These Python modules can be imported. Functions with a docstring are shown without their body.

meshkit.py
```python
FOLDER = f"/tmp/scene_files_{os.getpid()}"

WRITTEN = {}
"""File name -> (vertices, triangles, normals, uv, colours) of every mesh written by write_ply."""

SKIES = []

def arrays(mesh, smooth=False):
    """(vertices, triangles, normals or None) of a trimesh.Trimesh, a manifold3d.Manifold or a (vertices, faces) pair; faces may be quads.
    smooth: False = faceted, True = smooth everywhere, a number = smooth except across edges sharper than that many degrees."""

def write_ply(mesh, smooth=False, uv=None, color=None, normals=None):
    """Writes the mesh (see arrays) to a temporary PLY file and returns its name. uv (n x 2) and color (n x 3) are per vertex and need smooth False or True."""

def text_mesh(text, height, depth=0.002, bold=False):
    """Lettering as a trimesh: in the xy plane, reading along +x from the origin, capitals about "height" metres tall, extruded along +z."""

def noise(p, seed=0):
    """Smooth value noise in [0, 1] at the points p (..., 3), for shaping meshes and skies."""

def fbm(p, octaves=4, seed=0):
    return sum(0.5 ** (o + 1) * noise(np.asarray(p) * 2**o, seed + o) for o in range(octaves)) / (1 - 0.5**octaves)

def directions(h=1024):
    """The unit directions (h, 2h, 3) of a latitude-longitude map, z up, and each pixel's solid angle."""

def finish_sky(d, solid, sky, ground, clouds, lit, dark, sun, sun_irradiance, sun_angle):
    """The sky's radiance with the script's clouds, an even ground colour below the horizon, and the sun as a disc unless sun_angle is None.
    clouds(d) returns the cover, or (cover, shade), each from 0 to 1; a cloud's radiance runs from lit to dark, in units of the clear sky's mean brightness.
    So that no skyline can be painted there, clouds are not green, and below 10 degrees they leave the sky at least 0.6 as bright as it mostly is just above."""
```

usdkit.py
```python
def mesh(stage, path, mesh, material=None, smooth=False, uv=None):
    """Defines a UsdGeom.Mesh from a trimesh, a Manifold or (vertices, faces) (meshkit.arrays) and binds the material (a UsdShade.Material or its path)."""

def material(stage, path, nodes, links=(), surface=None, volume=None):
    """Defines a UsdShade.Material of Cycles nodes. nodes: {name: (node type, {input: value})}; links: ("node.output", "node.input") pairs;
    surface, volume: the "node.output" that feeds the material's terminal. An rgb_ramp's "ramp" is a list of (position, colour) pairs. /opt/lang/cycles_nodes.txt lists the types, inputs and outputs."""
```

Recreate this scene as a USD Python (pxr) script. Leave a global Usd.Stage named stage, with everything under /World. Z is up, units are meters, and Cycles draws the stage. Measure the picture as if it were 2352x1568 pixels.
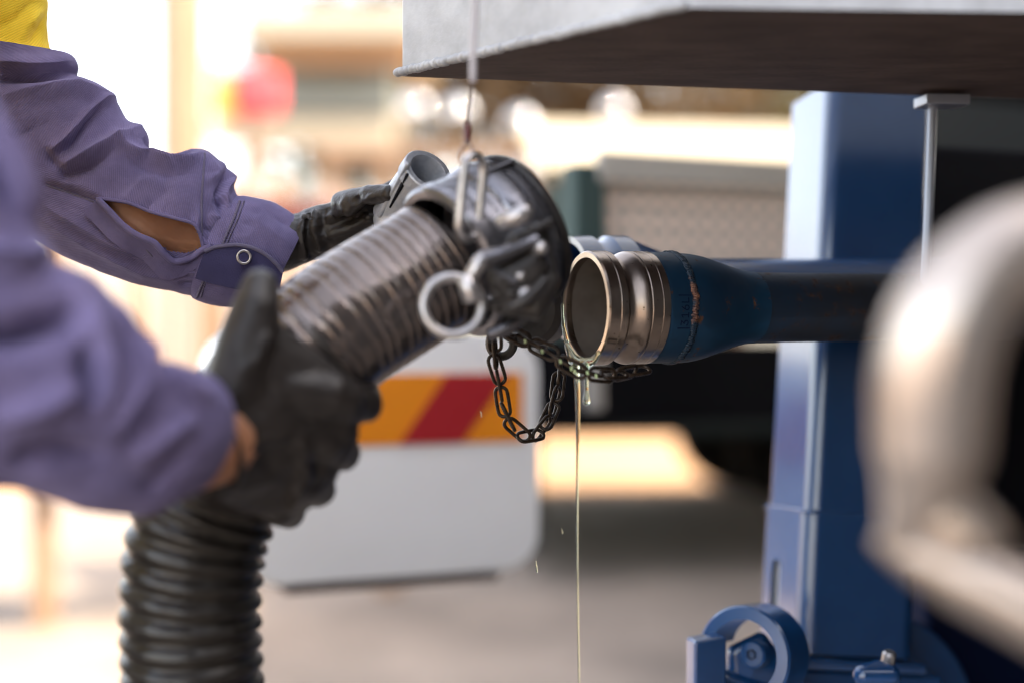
import math, random
import numpy as np
import trimesh
import manifold3d as m3d
import usdkit, meshkit
from scipy.interpolate import PchipInterpolator, CubicSpline
from scipy.spatial import cKDTree
from pxr import Usd, UsdGeom, UsdLux, UsdShade, Gf, Sdf

random.seed(7)
RNG = np.random.default_rng(7)
stage = Usd.Stage.CreateInMemory()
UsdGeom.SetStageUpAxis(stage, UsdGeom.Tokens.z)
UsdGeom.SetStageMetersPerUnit(stage, 1.0)
UsdGeom.Xform.Define(stage, '/World')
UsdGeom.Scope.Define(stage, '/World/Looks')

# ------------------------------------------------------------------ camera
HC = 1.0                                   # eye height above the yard
cam = UsdGeom.Camera.Define(stage, '/World/camera')
cam.AddTranslateOp().Set(Gf.Vec3d(0, 0, HC))
cam.AddRotateXOp().Set(90.0)
cam.CreateHorizontalApertureAttr(36.0)
cam.CreateFocalLengthAttr(50.0)
cam.CreateFStopAttr(1.5)
cam.CreateFocusDistanceAttr(1.118)
cam.CreateExposureAttr(3.0)

# ------------------------------------------------------------------ sky and sun
SUN_AZ, SUN_EL = math.radians(86), math.radians(44)      # azimuth from +y towards +x
dome = UsdLux.DomeLight.Define(stage, '/World/sky')
skym = usdkit.material(stage, '/World/Looks/sky_air', {
    'sky': ('sky_texture', {'sky_type': 'single_scattering', 'sun_disc': False, 'sun_elevation': SUN_EL, 'sun_rotation': SUN_AZ,
                            'aerosol_density': 2.2, 'air_density': 1.0}),
    'hs': ('hsv', {'saturation': 0.58, 'value': 1.0, 'fac': 1.0}), 'tint': ('mix_color', {'blend_type': 'multiply', 'fac': 1.0, 'b': (1.08, 1.0, 0.91), 'use_clamp': False}),
    'bg': ('background_shader', {'strength': 0.11})}, [('sky.color', 'hs.color'), ('hs.color', 'tint.a'), ('tint.result', 'bg.color')], surface='bg.background')
UsdShade.MaterialBindingAPI.Apply(dome.GetPrim()).Bind(skym)
dome.GetPrim().SetCustomDataByKey('kind', 'structure')
dome.GetPrim().SetCustomDataByKey('label', 'bright hazy daylight sky above the yard')
dome.GetPrim().SetCustomDataByKey('category', 'sky')
sun = UsdLux.DistantLight.Define(stage, '/World/sun')
sun.CreateIntensityAttr(0.54)
sun.CreateAngleAttr(0.5)
sun.CreateNormalizeAttr(True)
sun.CreateColorAttr(Gf.Vec3f(1.0, 0.85, 0.64))
SUND = np.array([math.sin(SUN_AZ) * math.cos(SUN_EL), math.cos(SUN_AZ) * math.cos(SUN_EL), math.sin(SUN_EL)])
sun.AddTransformOp().Set(Gf.Matrix4d().SetRotate(Gf.Rotation(Gf.Vec3d(0, 0, 1), Gf.Vec3d(*map(float, SUND)))))

# ------------------------------------------------------------------ helpers
F = 3267.0                                 # measured picture units: 2352 wide
def at(u, v, d):
    return np.array([(u - 1176.0) / F * d, d, HC + (784.0 - v) / F * d])

def px(p):
    p = np.asarray(p, float)
    return np.stack([1176 + p[..., 0] / p[..., 1] * F, 784 - (p[..., 2] - HC) / p[..., 1] * F], -1)

def nrm(v):
    v = np.asarray(v, float)
    return v / np.linalg.norm(v)

COUNT = {}
def numbered(parent, name):
    k = (str(parent), name)
    n = COUNT.get(k, 0)
    COUNT[k] = n + 1
    return f'{parent}/{name}' + (f'_{n:03d}' if n else '')

ORIGIN = {}
def tag(prim, label=None, cat=None, group=None, kind=None):
    prim = prim.GetPrim() if hasattr(prim, 'GetPrim') else prim
    for k, v in (('label', label), ('category', cat), ('group', group), ('kind', kind)):
        if v:
            prim.SetCustomDataByKey(k, v)
    return prim

def thing(name, label, cat, loc=(0, 0, 0), group=None, kind=None):
    path = numbered('/World', name)
    x = UsdGeom.Xform.Define(stage, path)
    x.AddTranslateOp().Set(Gf.Vec3d(*map(float, loc)))
    ORIGIN[path] = np.array(loc, float)
    tag(x, label, cat, group, kind)
    return path

def part(parent, name, mesh, mat, smooth=35, label=None, kind=None, uv=None):
    path = numbered(parent, name)
    o = ORIGIN.get(str(parent), np.zeros(3))
    ORIGIN[path] = o
    v, f, _ = meshkit.arrays(mesh)
    tm = trimesh.Trimesh(v - o, f, process=False)
    usdkit.mesh(stage, path, tm, mat, smooth=smooth, uv=uv)
    if label or kind:
        tag(stage.GetPrimAtPath(path), label=label, kind=kind)
    return path

def solo(name, mesh, mat, label, cat, smooth=35, group=None, kind=None, loc=None):
    v, f, _ = meshkit.arrays(mesh)
    if loc is None:
        loc = np.array([*(v.min(0) + v.max(0))[:2] / 2, v[:, 2].min()])
    path = numbered('/World', name)
    g = usdkit.mesh(stage, path, trimesh.Trimesh(v - loc, f, process=False), mat, smooth=smooth)
    g.AddTranslateOp().Set(Gf.Vec3d(*map(float, loc)))
    ORIGIN[path] = np.array(loc, float)
    tag(g, label, cat, group, kind)
    return path

def join(*ms):
    return trimesh.util.concatenate([m if isinstance(m, trimesh.Trimesh) else trimesh.Trimesh(*meshkit.arrays(m)[:2], process=False) for m in ms])

def frames(P):
    T = np.gradient(P, axis=0)
    T /= np.linalg.norm(T, axis=1, keepdims=True)
    a = np.array([0, 0, 1.0]) if abs(T[0][2]) < .9 else np.array([0, 1.0, 0])
    n = nrm(np.cross(np.cross(T[0], a), T[0]))
    N = [n]
    for i in range(1, len(P)):
        n = n - T[i] * n.dot(T[i])
        n = n / np.linalg.norm(n)
        N.append(n)
    N = np.array(N)
    return T, N, np.cross(T, N)

def resample(P, n):
    P = np.asarray(P, float)
    s = np.r_[0, np.cumsum(np.linalg.norm(np.diff(P, axis=0), axis=1))]
    if len(P) > 2:
        c = CubicSpline(s, P)
        q = c(np.linspace(0, s[-1], max(n * 4, 50)))
    else:
        q = P
    s = np.r_[0, np.cumsum(np.linalg.norm(np.diff(q, axis=0), axis=1))]
    t = np.linspace(0, s[-1], n)
    return np.stack([np.interp(t, s, q[:, k]) for k in range(3)], 1), t

def grid_faces(n, m, closed=True):
    i, j = np.meshgrid(np.arange(n - 1), np.arange(m if closed else m - 1), indexing='ij')
    a, b = i * m + j, i * m + (j + 1) % m
    c, d = (i + 1) * m + (j + 1) % m, (i + 1) * m + j
    return np.stack([a, b, c, d], -1).reshape(-1, 4)

def tri(f):
    return np.vstack([f[:, [0, 1, 2]], f[:, [0, 2, 3]]])

def tube(P, r, n=40, m=16, caps=True, spline=True, rfun=None):
    """A tube along points P. r: a number or one per control point; rfun(s, phi) adds to the radius."""
    P = np.asarray(P, float)
    r = np.broadcast_to(np.asarray(r, float), (len(P),))
    s0 = np.r_[0, np.cumsum(np.linalg.norm(np.diff(P, axis=0), axis=1))]
    if spline and len(P) > 2:
        Q, t = resample(P, n)
    else:
        t = np.linspace(0, s0[-1], n)
        Q = np.stack([np.interp(t, s0, P[:, k]) for k in range(3)], 1)
    R = np.interp(t / t[-1], s0 / s0[-1], r)
    T, N, B = frames(Q)
    ph = np.linspace(0, 2 * np.pi, m, endpoint=False)
    rr = R[:, None] + (rfun(t[:, None], ph[None, :]) if rfun else 0)
    V = Q[:, None] + rr[..., None] * (np.cos(ph)[None, :, None] * N[:, None] + np.sin(ph)[None, :, None] * B[:, None])
    V = V.reshape(-1, 3)
    f = tri(grid_faces(n, m))
    if caps:
        c0, c1 = len(V), len(V) + 1
        V = np.vstack([V, Q[0], Q[-1]])
        j = np.arange(m)
        f = np.vstack([f, np.stack([np.full(m, c0), (j + 1) % m, j], 1), np.stack([np.full(m, c1), (n - 1) * m + j, (n - 1) * m + (j + 1) % m], 1)])
    return trimesh.Trimesh(V, f, process=False)

def ring(c, axis, R, r, n=64, m=14, up=None, stretch=0.0):
    """A closed round-wire ring (or oval link: stretch is added half length along up)."""
    axis = nrm(axis)
    up = nrm(np.cross(axis, [0.3, 0.5, 0.8])) if up is None else nrm(np.asarray(up) - axis * np.dot(up, axis))
    sd = np.cross(up, axis)
    a = np.linspace(0, 2 * np.pi, n, endpoint=False)
    ctr = np.array(c) + R * (np.cos(a)[:, None] * sd + np.sin(a)[:, None] * up) + stretch * np.tanh(6 * np.sin(a))[:, None] * up
    T = np.roll(ctr, -1, 0) - np.roll(ctr, 1, 0)
    T /= np.linalg.norm(T, axis=1, keepdims=True)
    N = np.cross(T, axis)
    b = np.linspace(0, 2 * np.pi, m, endpoint=False)
    V = ctr[:, None] + r * (np.cos(b)[None, :, None] * N[:, None] + np.sin(b)[None, :, None] * axis)
    i, j = np.meshgrid(np.arange(n), np.arange(m), indexing='ij')
    f = np.stack([i * m + j, ((i + 1) % n) * m + j, ((i + 1) % n) * m + (j + 1) % m, i * m + (j + 1) % m], -1).reshape(-1, 4)
    return trimesh.Trimesh(V.reshape(-1, 3), tri(f), process=False)

def basis(axis, up=(0, 0, 1)):
    a = nrm(axis)
    u = nrm(np.asarray(up, float) - a * np.dot(up, a))
    return a, u, np.cross(a, u)

def lathe(origin, axis, prof, m=96, closed=False, up=(0, 0, 1), rfun=None):
    """prof: list of (t along the axis, radius)."""
    a, u, w = basis(axis, up)
    prof = np.asarray(prof, float)
    ph = np.linspace(0, 2 * np.pi, m, endpoint=False)
    r = prof[:, 1][:, None] + (rfun(prof[:, 0][:, None], ph[None]) if rfun else 0)
    V = np.array(origin) + prof[:, 0][:, None, None] * a + r[..., None] * (np.cos(ph)[None, :, None] * u + np.sin(ph)[None, :, None] * w)
    f = tri(grid_faces(len(prof), m))[:, ::-1]
    if closed:
        j = np.arange(m)
        f2 = np.stack([(len(prof) - 1) * m + j, (len(prof) - 1) * m + (j + 1) % m, (j + 1) % m, j], -1)
        f = np.vstack([f, tri(f2)[:, ::-1]])
    return trimesh.Trimesh(V.reshape(-1, 3), f, process=False)

def frame_m(o, ex, ey, ez):
    return np.column_stack([ex, ey, ez, o])

def rbox(size, r=0.004, seg=8):
    """A rounded box centred on the origin, as a Manifold."""
    s = np.array(size) / 2 - r
    sp = m3d.Manifold.sphere(r, seg)
    return m3d.Manifold.batch_hull([sp.translate([x, y, z]) for x in (-s[0], s[0]) for y in (-s[1], s[1]) for z in (-s[2], s[2])])

def place(man, o, ex=(1, 0, 0), ey=(0, 1, 0), ez=(0, 0, 1)):
    return man.transform(frame_m(np.array(o, float), nrm(ex), nrm(ey), nrm(ez)))

def obox(o, size, yaw=0.0, r=0.004, pitch=0.0, roll=0.0, seg=8):
    return rbox(size, r, seg).rotate([math.degrees(pitch), math.degrees(roll), math.degrees(yaw)]).translate(list(map(float, o)))

def chain(pts, seg=20):
    """pts: (u, v, depth, radius in picture units). Hulls of neighbouring spheres."""
    sp = [m3d.Manifold.sphere(r * d / F, seg).translate(list(at(u, v, d))) for u, v, d, r in pts]
    return [m3d.Manifold.batch_hull([a, b]) for a, b in zip(sp, sp[1:])]

def hullpx(pts, seg=20):
    return m3d.Manifold.batch_hull([m3d.Manifold.sphere(r * d / F, seg).translate(list(at(u, v, d))) for u, v, d, r in pts])

def bones(pts, seg=20):
    sp = [m3d.Manifold.sphere(r, seg).translate(list(map(float, p))) for *p, r in pts]
    return [m3d.Manifold.batch_hull([a, b]) for a, b in zip(sp, sp[1:])]

def melt(mans, edge=0.004, it=30):
    m = m3d.Manifold.batch_boolean(mans, m3d.OpType.Add).refine_to_length(edge)
    v, f, _ = meshkit.arrays(m)
    t = trimesh.Trimesh(v, f, process=True)
    trimesh.smoothing.filter_taubin(t, lamb=0.5, nu=0.52, iterations=it)
    return t

def ruffle(t, amp, scale, seed=0, stretch=(1, 1, 1), oct=3):
    n = t.vertex_normals
    d = meshkit.fbm(t.vertices * np.array(stretch) * scale, oct, seed) - .5
    t.vertices = t.vertices + n * (d * 2 * amp)[:, None]
    return t

def polydist(uv, poly):
    poly = np.asarray(poly, float)
    best = np.full(len(uv), 1e9)
    tt = np.zeros(len(uv))
    L = np.r_[0, np.cumsum(np.linalg.norm(np.diff(poly, axis=0), axis=1))]
    for k in range(len(poly) - 1):
        a, b = poly[k], poly[k + 1]
        ab = b - a
        t = np.clip(((uv - a) @ ab) / (ab @ ab), 0, 1)
        d = np.linalg.norm(uv - a - t[:, None] * ab, axis=1)
        m = d < best
        best[m] = d[m]
        tt[m] = (L[k] + t[m] * (L[k + 1] - L[k])) / L[-1]
    return best, tt

# ------------------------------------------------------------------ materials
def mat(name, color, rough=0.5, metal=0.0, color2=None, nscale=8.0, ndetail=5.0, ramp=(0.35, 0.65), bump=0.0, bscale=120.0, bdist=0.002,
        rough2=None, stretch=(1, 1, 1), **extra):
    nodes = {'tc': ('texture_coordinate', {}), 'mp': ('mapping', {'scale': stretch}),
             'p': ('principled_bsdf', {'base_color': color, 'roughness': rough, 'metallic': metal, **extra})}
    links = [('tc.object', 'mp.vector')]
    if color2 is not None or rough2 is not None:
        nodes['n'] = ('noise_texture', {'scale': nscale, 'detail': ndetail, 'roughness': 0.6})
        links += [('mp.vector', 'n.vector')]
    if color2 is not None:
        nodes['r'] = ('rgb_ramp', {'ramp': [(ramp[0], color), (ramp[1], color2)]})
        links += [('n.fac', 'r.fac'), ('r.color', 'p.base_color')]
    if rough2 is not None:
        nodes['mr'] = ('map_range', {'from_min': 0.3, 'from_max': 0.7, 'to_min': rough, 'to_max': rough2, 'clamp': True})
        links += [('n.fac', 'mr.value'), ('mr.result', 'p.roughness')]
    if bump:
        nodes['bn'] = ('noise_texture', {'scale': bscale, 'detail': 4.0, 'roughness': 0.6})
        nodes['b'] = ('bump', {'strength': bump, 'distance': bdist})
        links += [('mp.vector', 'bn.vector'), ('bn.fac', 'b.height'), ('b.normal', 'p.normal')]
    return usdkit.material(stage, '/World/Looks/' + name, nodes, links, surface='p.BSDF')

# ================================================================== MATERIALS
M = {}
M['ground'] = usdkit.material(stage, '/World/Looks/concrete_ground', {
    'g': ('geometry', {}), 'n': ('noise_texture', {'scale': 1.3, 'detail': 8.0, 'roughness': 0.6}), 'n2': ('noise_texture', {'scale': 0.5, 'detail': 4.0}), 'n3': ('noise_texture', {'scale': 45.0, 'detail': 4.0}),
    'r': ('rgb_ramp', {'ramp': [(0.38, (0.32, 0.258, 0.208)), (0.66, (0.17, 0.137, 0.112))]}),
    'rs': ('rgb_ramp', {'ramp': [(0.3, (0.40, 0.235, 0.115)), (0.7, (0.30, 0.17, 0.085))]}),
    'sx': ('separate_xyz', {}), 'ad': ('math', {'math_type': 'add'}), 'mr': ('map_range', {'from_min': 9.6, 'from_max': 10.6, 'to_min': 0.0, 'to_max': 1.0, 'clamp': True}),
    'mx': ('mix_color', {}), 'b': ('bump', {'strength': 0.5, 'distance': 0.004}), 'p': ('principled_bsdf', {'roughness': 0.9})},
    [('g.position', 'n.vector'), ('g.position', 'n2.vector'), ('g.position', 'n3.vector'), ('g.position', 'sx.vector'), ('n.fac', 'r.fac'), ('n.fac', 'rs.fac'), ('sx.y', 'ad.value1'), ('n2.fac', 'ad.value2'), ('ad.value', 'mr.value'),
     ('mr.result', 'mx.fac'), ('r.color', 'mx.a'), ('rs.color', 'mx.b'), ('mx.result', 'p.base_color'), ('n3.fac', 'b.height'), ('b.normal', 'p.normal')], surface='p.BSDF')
def fabric(name, c, c2, seed=1.0):
    return usdkit.material(stage, '/World/Looks/' + name, {
        'tc': ('texture_coordinate', {}),
        'n': ('noise_texture', {'scale': 28.0, 'detail': 6.0, 'roughness': 0.65}),
        'r': ('rgb_ramp', {'ramp': [(0.3, c2), (0.7, c)]}),
        'mp': ('mapping', {'rotation': (0.0, 0.0, 0.9)}),
        'w': ('wave_texture', {'scale': 200.0, 'distortion': 0.8, 'detail': 1.0, 'detail_scale': 1.0, 'bands_direction': 'x'}),
        'f': ('noise_texture', {'scale': 900.0, 'detail': 2.0}),
        'ad': ('math', {'math_type': 'multiply_add', 'value2': 0.6}),
        'b': ('bump', {'strength': 0.55, 'distance': 0.0007}),
        'fr': ('rgb_ramp', {'ramp': [(0.2, (0.91, 0.91, 0.92)), (0.8, (1.07, 1.07, 1.07))]}), 'mm': ('mix_color', {'blend_type': 'multiply', 'fac': 1.0, 'use_clamp': False}),
        'p': ('principled_bsdf', {'roughness': 0.92, 'sheen_weight': 0.12, 'sheen_roughness': 0.45, 'sheen_tint': (0.8, 0.78, 1.0), 'specular_ior_level': 0.15})},
        [('tc.object', 'n.vector'), ('n.fac', 'r.fac'), ('r.color', 'mm.a'), ('w.fac', 'fr.fac'), ('fr.color', 'mm.b'), ('mm.result', 'p.base_color'), ('tc.UV', 'mp.vector'), ('mp.vector', 'w.vector'), ('tc.object', 'f.vector'),
         ('w.fac', 'ad.value1'), ('f.fac', 'ad.value3'), ('ad.value', 'b.height'), ('b.normal', 'p.normal')], surface='p.BSDF')
M['purple'] = fabric('faded_purple_cotton', (0.205, 0.173, 0.325), (0.128, 0.110, 0.222))
M['purple_dark'] = fabric('deep_purple_cotton', (0.070, 0.064, 0.150), (0.050, 0.046, 0.112))
M['seam'] = fabric('seam_cotton', (0.19, 0.165, 0.25), (0.12, 0.11, 0.18))
M['yellow'] = fabric('yellow_cotton', (0.90, 0.66, 0.06), (0.80, 0.54, 0.035))
M['navy_cloth'] = fabric('navy_cotton', (0.03, 0.035, 0.07), (0.02, 0.022, 0.045))
M['skin'] = mat('brown_skin', (0.46, 0.215, 0.118), 0.5, color2=(0.38, 0.168, 0.088), nscale=40, bump=0.25, bscale=500, bdist=0.0006,
                subsurface_weight=0.15, subsurface_scale=0.004, subsurface_radius=(1, .35, .2))
M['glove'] = mat('black_nitrile', (0.016, 0.0125, 0.011), 0.40, color2=(0.025, 0.020, 0.0175), nscale=60, rough2=0.34, specular_ior_level=0.42, bump=0.5, bscale=220, bdist=0.0015)
M['hose_rib'] = mat('black_rubber', (0.010, 0.008, 0.0065), 0.27, color2=(0.022, 0.017, 0.013), nscale=70, rough2=0.46, specular_ior_level=0.55, coat_weight=0.15, bump=0.4, bscale=300, bdist=0.001)
M['hose_smooth'] = mat('dark_polished_sleeve', (0.225, 0.188, 0.172), 0.13, metal=0.85, color2=(0.150, 0.122, 0.110), nscale=40, rough2=0.20, bump=0.04, bscale=160, bdist=0.0008)
M['coupler'] = mat('dark_coupler_metal', (0.24, 0.235, 0.255), 0.18, metal=0.9, color2=(0.11, 0.104, 0.110), nscale=45, rough2=0.36, bump=0.3, bscale=250, bdist=0.0008)
M['coupler_black'] = mat('oily_black_metal', (0.020, 0.017, 0.016), 0.28, color2=(0.035, 0.03, 0.027), nscale=60, rough2=0.5)
M['zinc'] = mat('cast_aluminium', (0.50, 0.50, 0.52), 0.42, metal=0.75, color2=(0.36, 0.37, 0.40), nscale=60, rough2=0.55, bump=0.5, bscale=380, bdist=0.0012)
M['bright'] = mat('bright_steel_wire', (0.62, 0.58, 0.56), 0.28, metal=0.9, color2=(0.45, 0.42, 0.41), nscale=50)
M['stainless'] = usdkit.material(stage, '/World/Looks/turned_stainless', {
    'tc': ('texture_coordinate', {}), 'mp': ('mapping', {'scale': (1, 1, 1), 'rotation': (0, 0, -0.384)}), 'st': ('mapping', {'scale': (900, 8, 8)}),
    'n': ('noise_texture', {'scale': 1.0, 'detail': 3.0}), 'n2': ('noise_texture', {'scale': 260.0, 'detail': 3.0}), 'n3': ('noise_texture', {'scale': 25.0, 'detail': 4.0}),
    'r': ('rgb_ramp', {'ramp': [(0.35, (0.40, 0.335, 0.285)), (0.65, (0.27, 0.215, 0.18))]}),
    'pit': ('rgb_ramp', {'ramp': [(0.68, (1, 1, 1)), (0.73, (0.15, 0.12, 0.10))]}),
    'mx': ('mix_color', {'blend_type': 'multiply', 'fac': 1.0}),
    'mr': ('map_range', {'from_min': 0.3, 'from_max': 0.7, 'to_min': 0.20, 'to_max': 0.36, 'clamp': True}),
    'b': ('bump', {'strength': 0.16, 'distance': 0.0005}), 'p': ('principled_bsdf', {'metallic': 1.0})},
    [('tc.object', 'mp.vector'), ('mp.vector', 'st.vector'), ('st.vector', 'n.vector'), ('tc.object', 'n2.vector'), ('tc.object', 'n3.vector'),
     ('n3.fac', 'r.fac'), ('n2.fac', 'pit.fac'), ('r.color', 'mx.a'), ('pit.color', 'mx.b'), ('mx.result', 'p.base_color'), ('n3.fac', 'mr.value'), ('mr.result', 'p.roughness'),
     ('n.fac', 'b.height'), ('b.normal', 'p.normal')], surface='p.BSDF')
M['bore'] = mat('oily_bore', (0.26, 0.225, 0.19), 0.45, metal=0.3, color2=(0.20, 0.165, 0.135), nscale=30)
def rustpaint(name, paint, paint2, rust, lo, hi, rough=0.42):
    return usdkit.material(stage, '/World/Looks/' + name, {
        'tc': ('texture_coordinate', {}), 'n': ('noise_texture', {'scale': 14.0, 'detail': 5.0}), 'n2': ('noise_texture', {'scale': 75.0, 'detail': 7.0, 'roughness': 0.7}),
        'n4': ('noise_texture', {'scale': 300.0, 'detail': 3.0}),
        'r': ('rgb_ramp', {'ramp': [(0.35, paint), (0.65, paint2)]}), 'r2': ('rgb_ramp', {'ramp': [(lo, (0, 0, 0)), (hi, (1, 1, 1))]}),
        'rr': ('rgb_ramp', {'ramp': [(0.4, rust), (0.62, tuple(c * 0.3 for c in rust))]}),
        'mx': ('mix_color', {}), 'mr': ('map_range', {'from_min': 0.0, 'from_max': 1.0, 'to_min': rough, 'to_max': 0.85, 'clamp': True}),
        'b': ('bump', {'strength': 0.35, 'distance': 0.0012}), 'p': ('principled_bsdf', {'specular_ior_level': 0.32})},
        [('tc.object', 'n.vector'), ('tc.object', 'n2.vector'), ('tc.object', 'n4.vector'), ('n.fac', 'r.fac'), ('n2.fac', 'r2.fac'), ('n4.fac', 'rr.fac'), ('r2.color', 'mx.fac'), ('r.color', 'mx.a'), ('rr.color', 'mx.b'),
         ('mx.result', 'p.base_color'), ('r2.color', 'mr.value'), ('mr.result', 'p.roughness'), ('n2.fac', 'b.height'), ('b.normal', 'p.normal')], surface='p.BSDF')
M['bluepipe'] = rustpaint('worn_blue_pipe_paint', (0.003, 0.031, 0.066), (0.002, 0.017, 0.040), (0.20, 0.085, 0.036), 0.61, 0.66, 0.5)
M['rustpipe'] = rustpaint('grimy_pipe_paint', (0.005, 0.016, 0.034), (0.014, 0.013, 0.015), (0.11, 0.05, 0.022), 0.55, 0.70, 0.55)
M['weld'] = mat('burnt_weld', (0.008, 0.022, 0.040), 0.4, metal=0.2, color2=(0.25, 0.11, 0.06), nscale=38, ramp=(0.54, 0.66), bump=0.6, bscale=300)
M['bluepost'] = mat('blue_gloss_paint', (0.0022, 0.031, 0.105), 0.28, color2=(0.0032, 0.041, 0.130), nscale=6, rough2=0.35, bump=0.06, bscale=40, coat_weight=1.0, coat_roughness=0.20, coat_ior=1.75, specular_ior_level=0.3)
M['blueshade'] = mat('navy_paint', (0.003, 0.007, 0.028), 0.6, specular_ior_level=0.12)
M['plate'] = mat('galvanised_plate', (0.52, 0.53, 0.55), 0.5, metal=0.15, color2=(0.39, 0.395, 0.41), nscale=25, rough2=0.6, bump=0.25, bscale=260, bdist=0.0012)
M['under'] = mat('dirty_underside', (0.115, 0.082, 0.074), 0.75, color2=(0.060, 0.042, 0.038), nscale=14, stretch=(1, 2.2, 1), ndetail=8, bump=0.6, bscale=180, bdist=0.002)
M['black'] = mat('black_chassis', (0.005, 0.005, 0.007), 0.8, specular_ior_level=0.08)
M['tank'] = mat('dull_white_tank', (0.55, 0.55, 0.55), 0.5)
M['chain'] = mat('oily_chain_steel', (0.018, 0.012, 0.008), 0.20, metal=0.3, color2=(0.045, 0.026, 0.014), nscale=150, rough2=0.4)
M['oil'] = usdkit.material(stage, '/World/Looks/green_oil', {'p': ('principled_bsdf', {'base_color': (0.86, 0.95, 0.74), 'roughness': 0.03, 'transmission_weight': 1.0, 'ior': 1.46})}, surface='p.BSDF')
M['bead'] = mat('pale_green_oil', (0.62, 0.80, 0.40), 0.06, coat_weight=0.5)
M['cream_metal'] = mat('pale_worn_handle', (0.56, 0.49, 0.44), 0.28, metal=0.85, color2=(0.42, 0.34, 0.28), nscale=16, ramp=(0.35, 0.6), bump=0.2, bscale=60)
M['lightplastic'] = mat('grey_wire_sleeve', (0.55, 0.52, 0.55), 0.4)
M['rodsteel'] = mat('blue_grey_rod', (0.30, 0.33, 0.40), 0.35, metal=0.4)
M['wire'] = mat('dark_wire', (0.10, 0.07, 0.085), 0.35, metal=0.5)
M['crimp'] = mat('red_brown_crimp', (0.10, 0.02, 0.03), 0.4)
M['white'] = mat('white_paint', (0.86, 0.85, 0.84), 0.4, color2=(0.80, 0.785, 0.77), nscale=3)
M['orange'] = mat('orange_reflective', (0.80, 0.25, 0.005), 0.45)
M['red'] = mat('red_reflective', (0.36, 0.010, 0.014), 0.45)
M['shed'] = mat('dark_blocker_sheet', (0.030, 0.028, 0.028), 0.8)  # dark sheet of the added light-blocking wall
M['dkgreen'] = mat('dark_green_black', (0.007, 0.008, 0.008), 0.9, specular_ior_level=0.06)
M['band'] = mat('dull_green_band', (0.013, 0.016, 0.015), 0.9, specular_ior_level=0.1)
M['teal'] = mat('teal_paint', (0.035, 0.058, 0.055), 0.7, specular_ior_level=0.2)
M['grille'] = mat('grey_perforated', (0.36, 0.335, 0.30), 0.7)
M['cream'] = mat('cream_sheet', (0.40, 0.345, 0.25), 0.7)
M['pink'] = mat('pinkish_sheet', (0.74, 0.53, 0.42), 0.8)
M['boards'] = mat('pale_timber', (0.26, 0.16, 0.095), 0.8, color2=(0.32, 0.205, 0.13), nscale=3, stretch=(6, 6, 1))
M['boards2'] = mat('pale_timber_white', (0.40, 0.31, 0.26), 0.8)
M['beige'] = mat('beige_roof', (0.26, 0.155, 0.085), 0.7)
M['greygreen'] = mat('grey_green_wall', (0.13, 0.14, 0.125), 0.8)
M['chrome'] = mat('polished_chrome', (0.8, 0.78, 0.74), 0.06, metal=1.0)
M['darkred'] = mat('dark_red_paint', (0.10, 0.012, 0.010), 0.6)
M['redbright'] = mat('bright_red_plastic', (0.72, 0.05, 0.06), 0.5)
M['yellowbright'] = mat('bright_yellow_plastic', (0.85, 0.60, 0.08), 0.5)
M['tyre'] = mat('tyre_rubber', (0.010, 0.009, 0.009), 0.9, specular_ior_level=0.1)
M['bark'] = mat('bark', (0.10, 0.07, 0.05), 0.9)
M['reflector'] = mat('white_lens', (0.85, 0.83, 0.78), 0.25)
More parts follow.
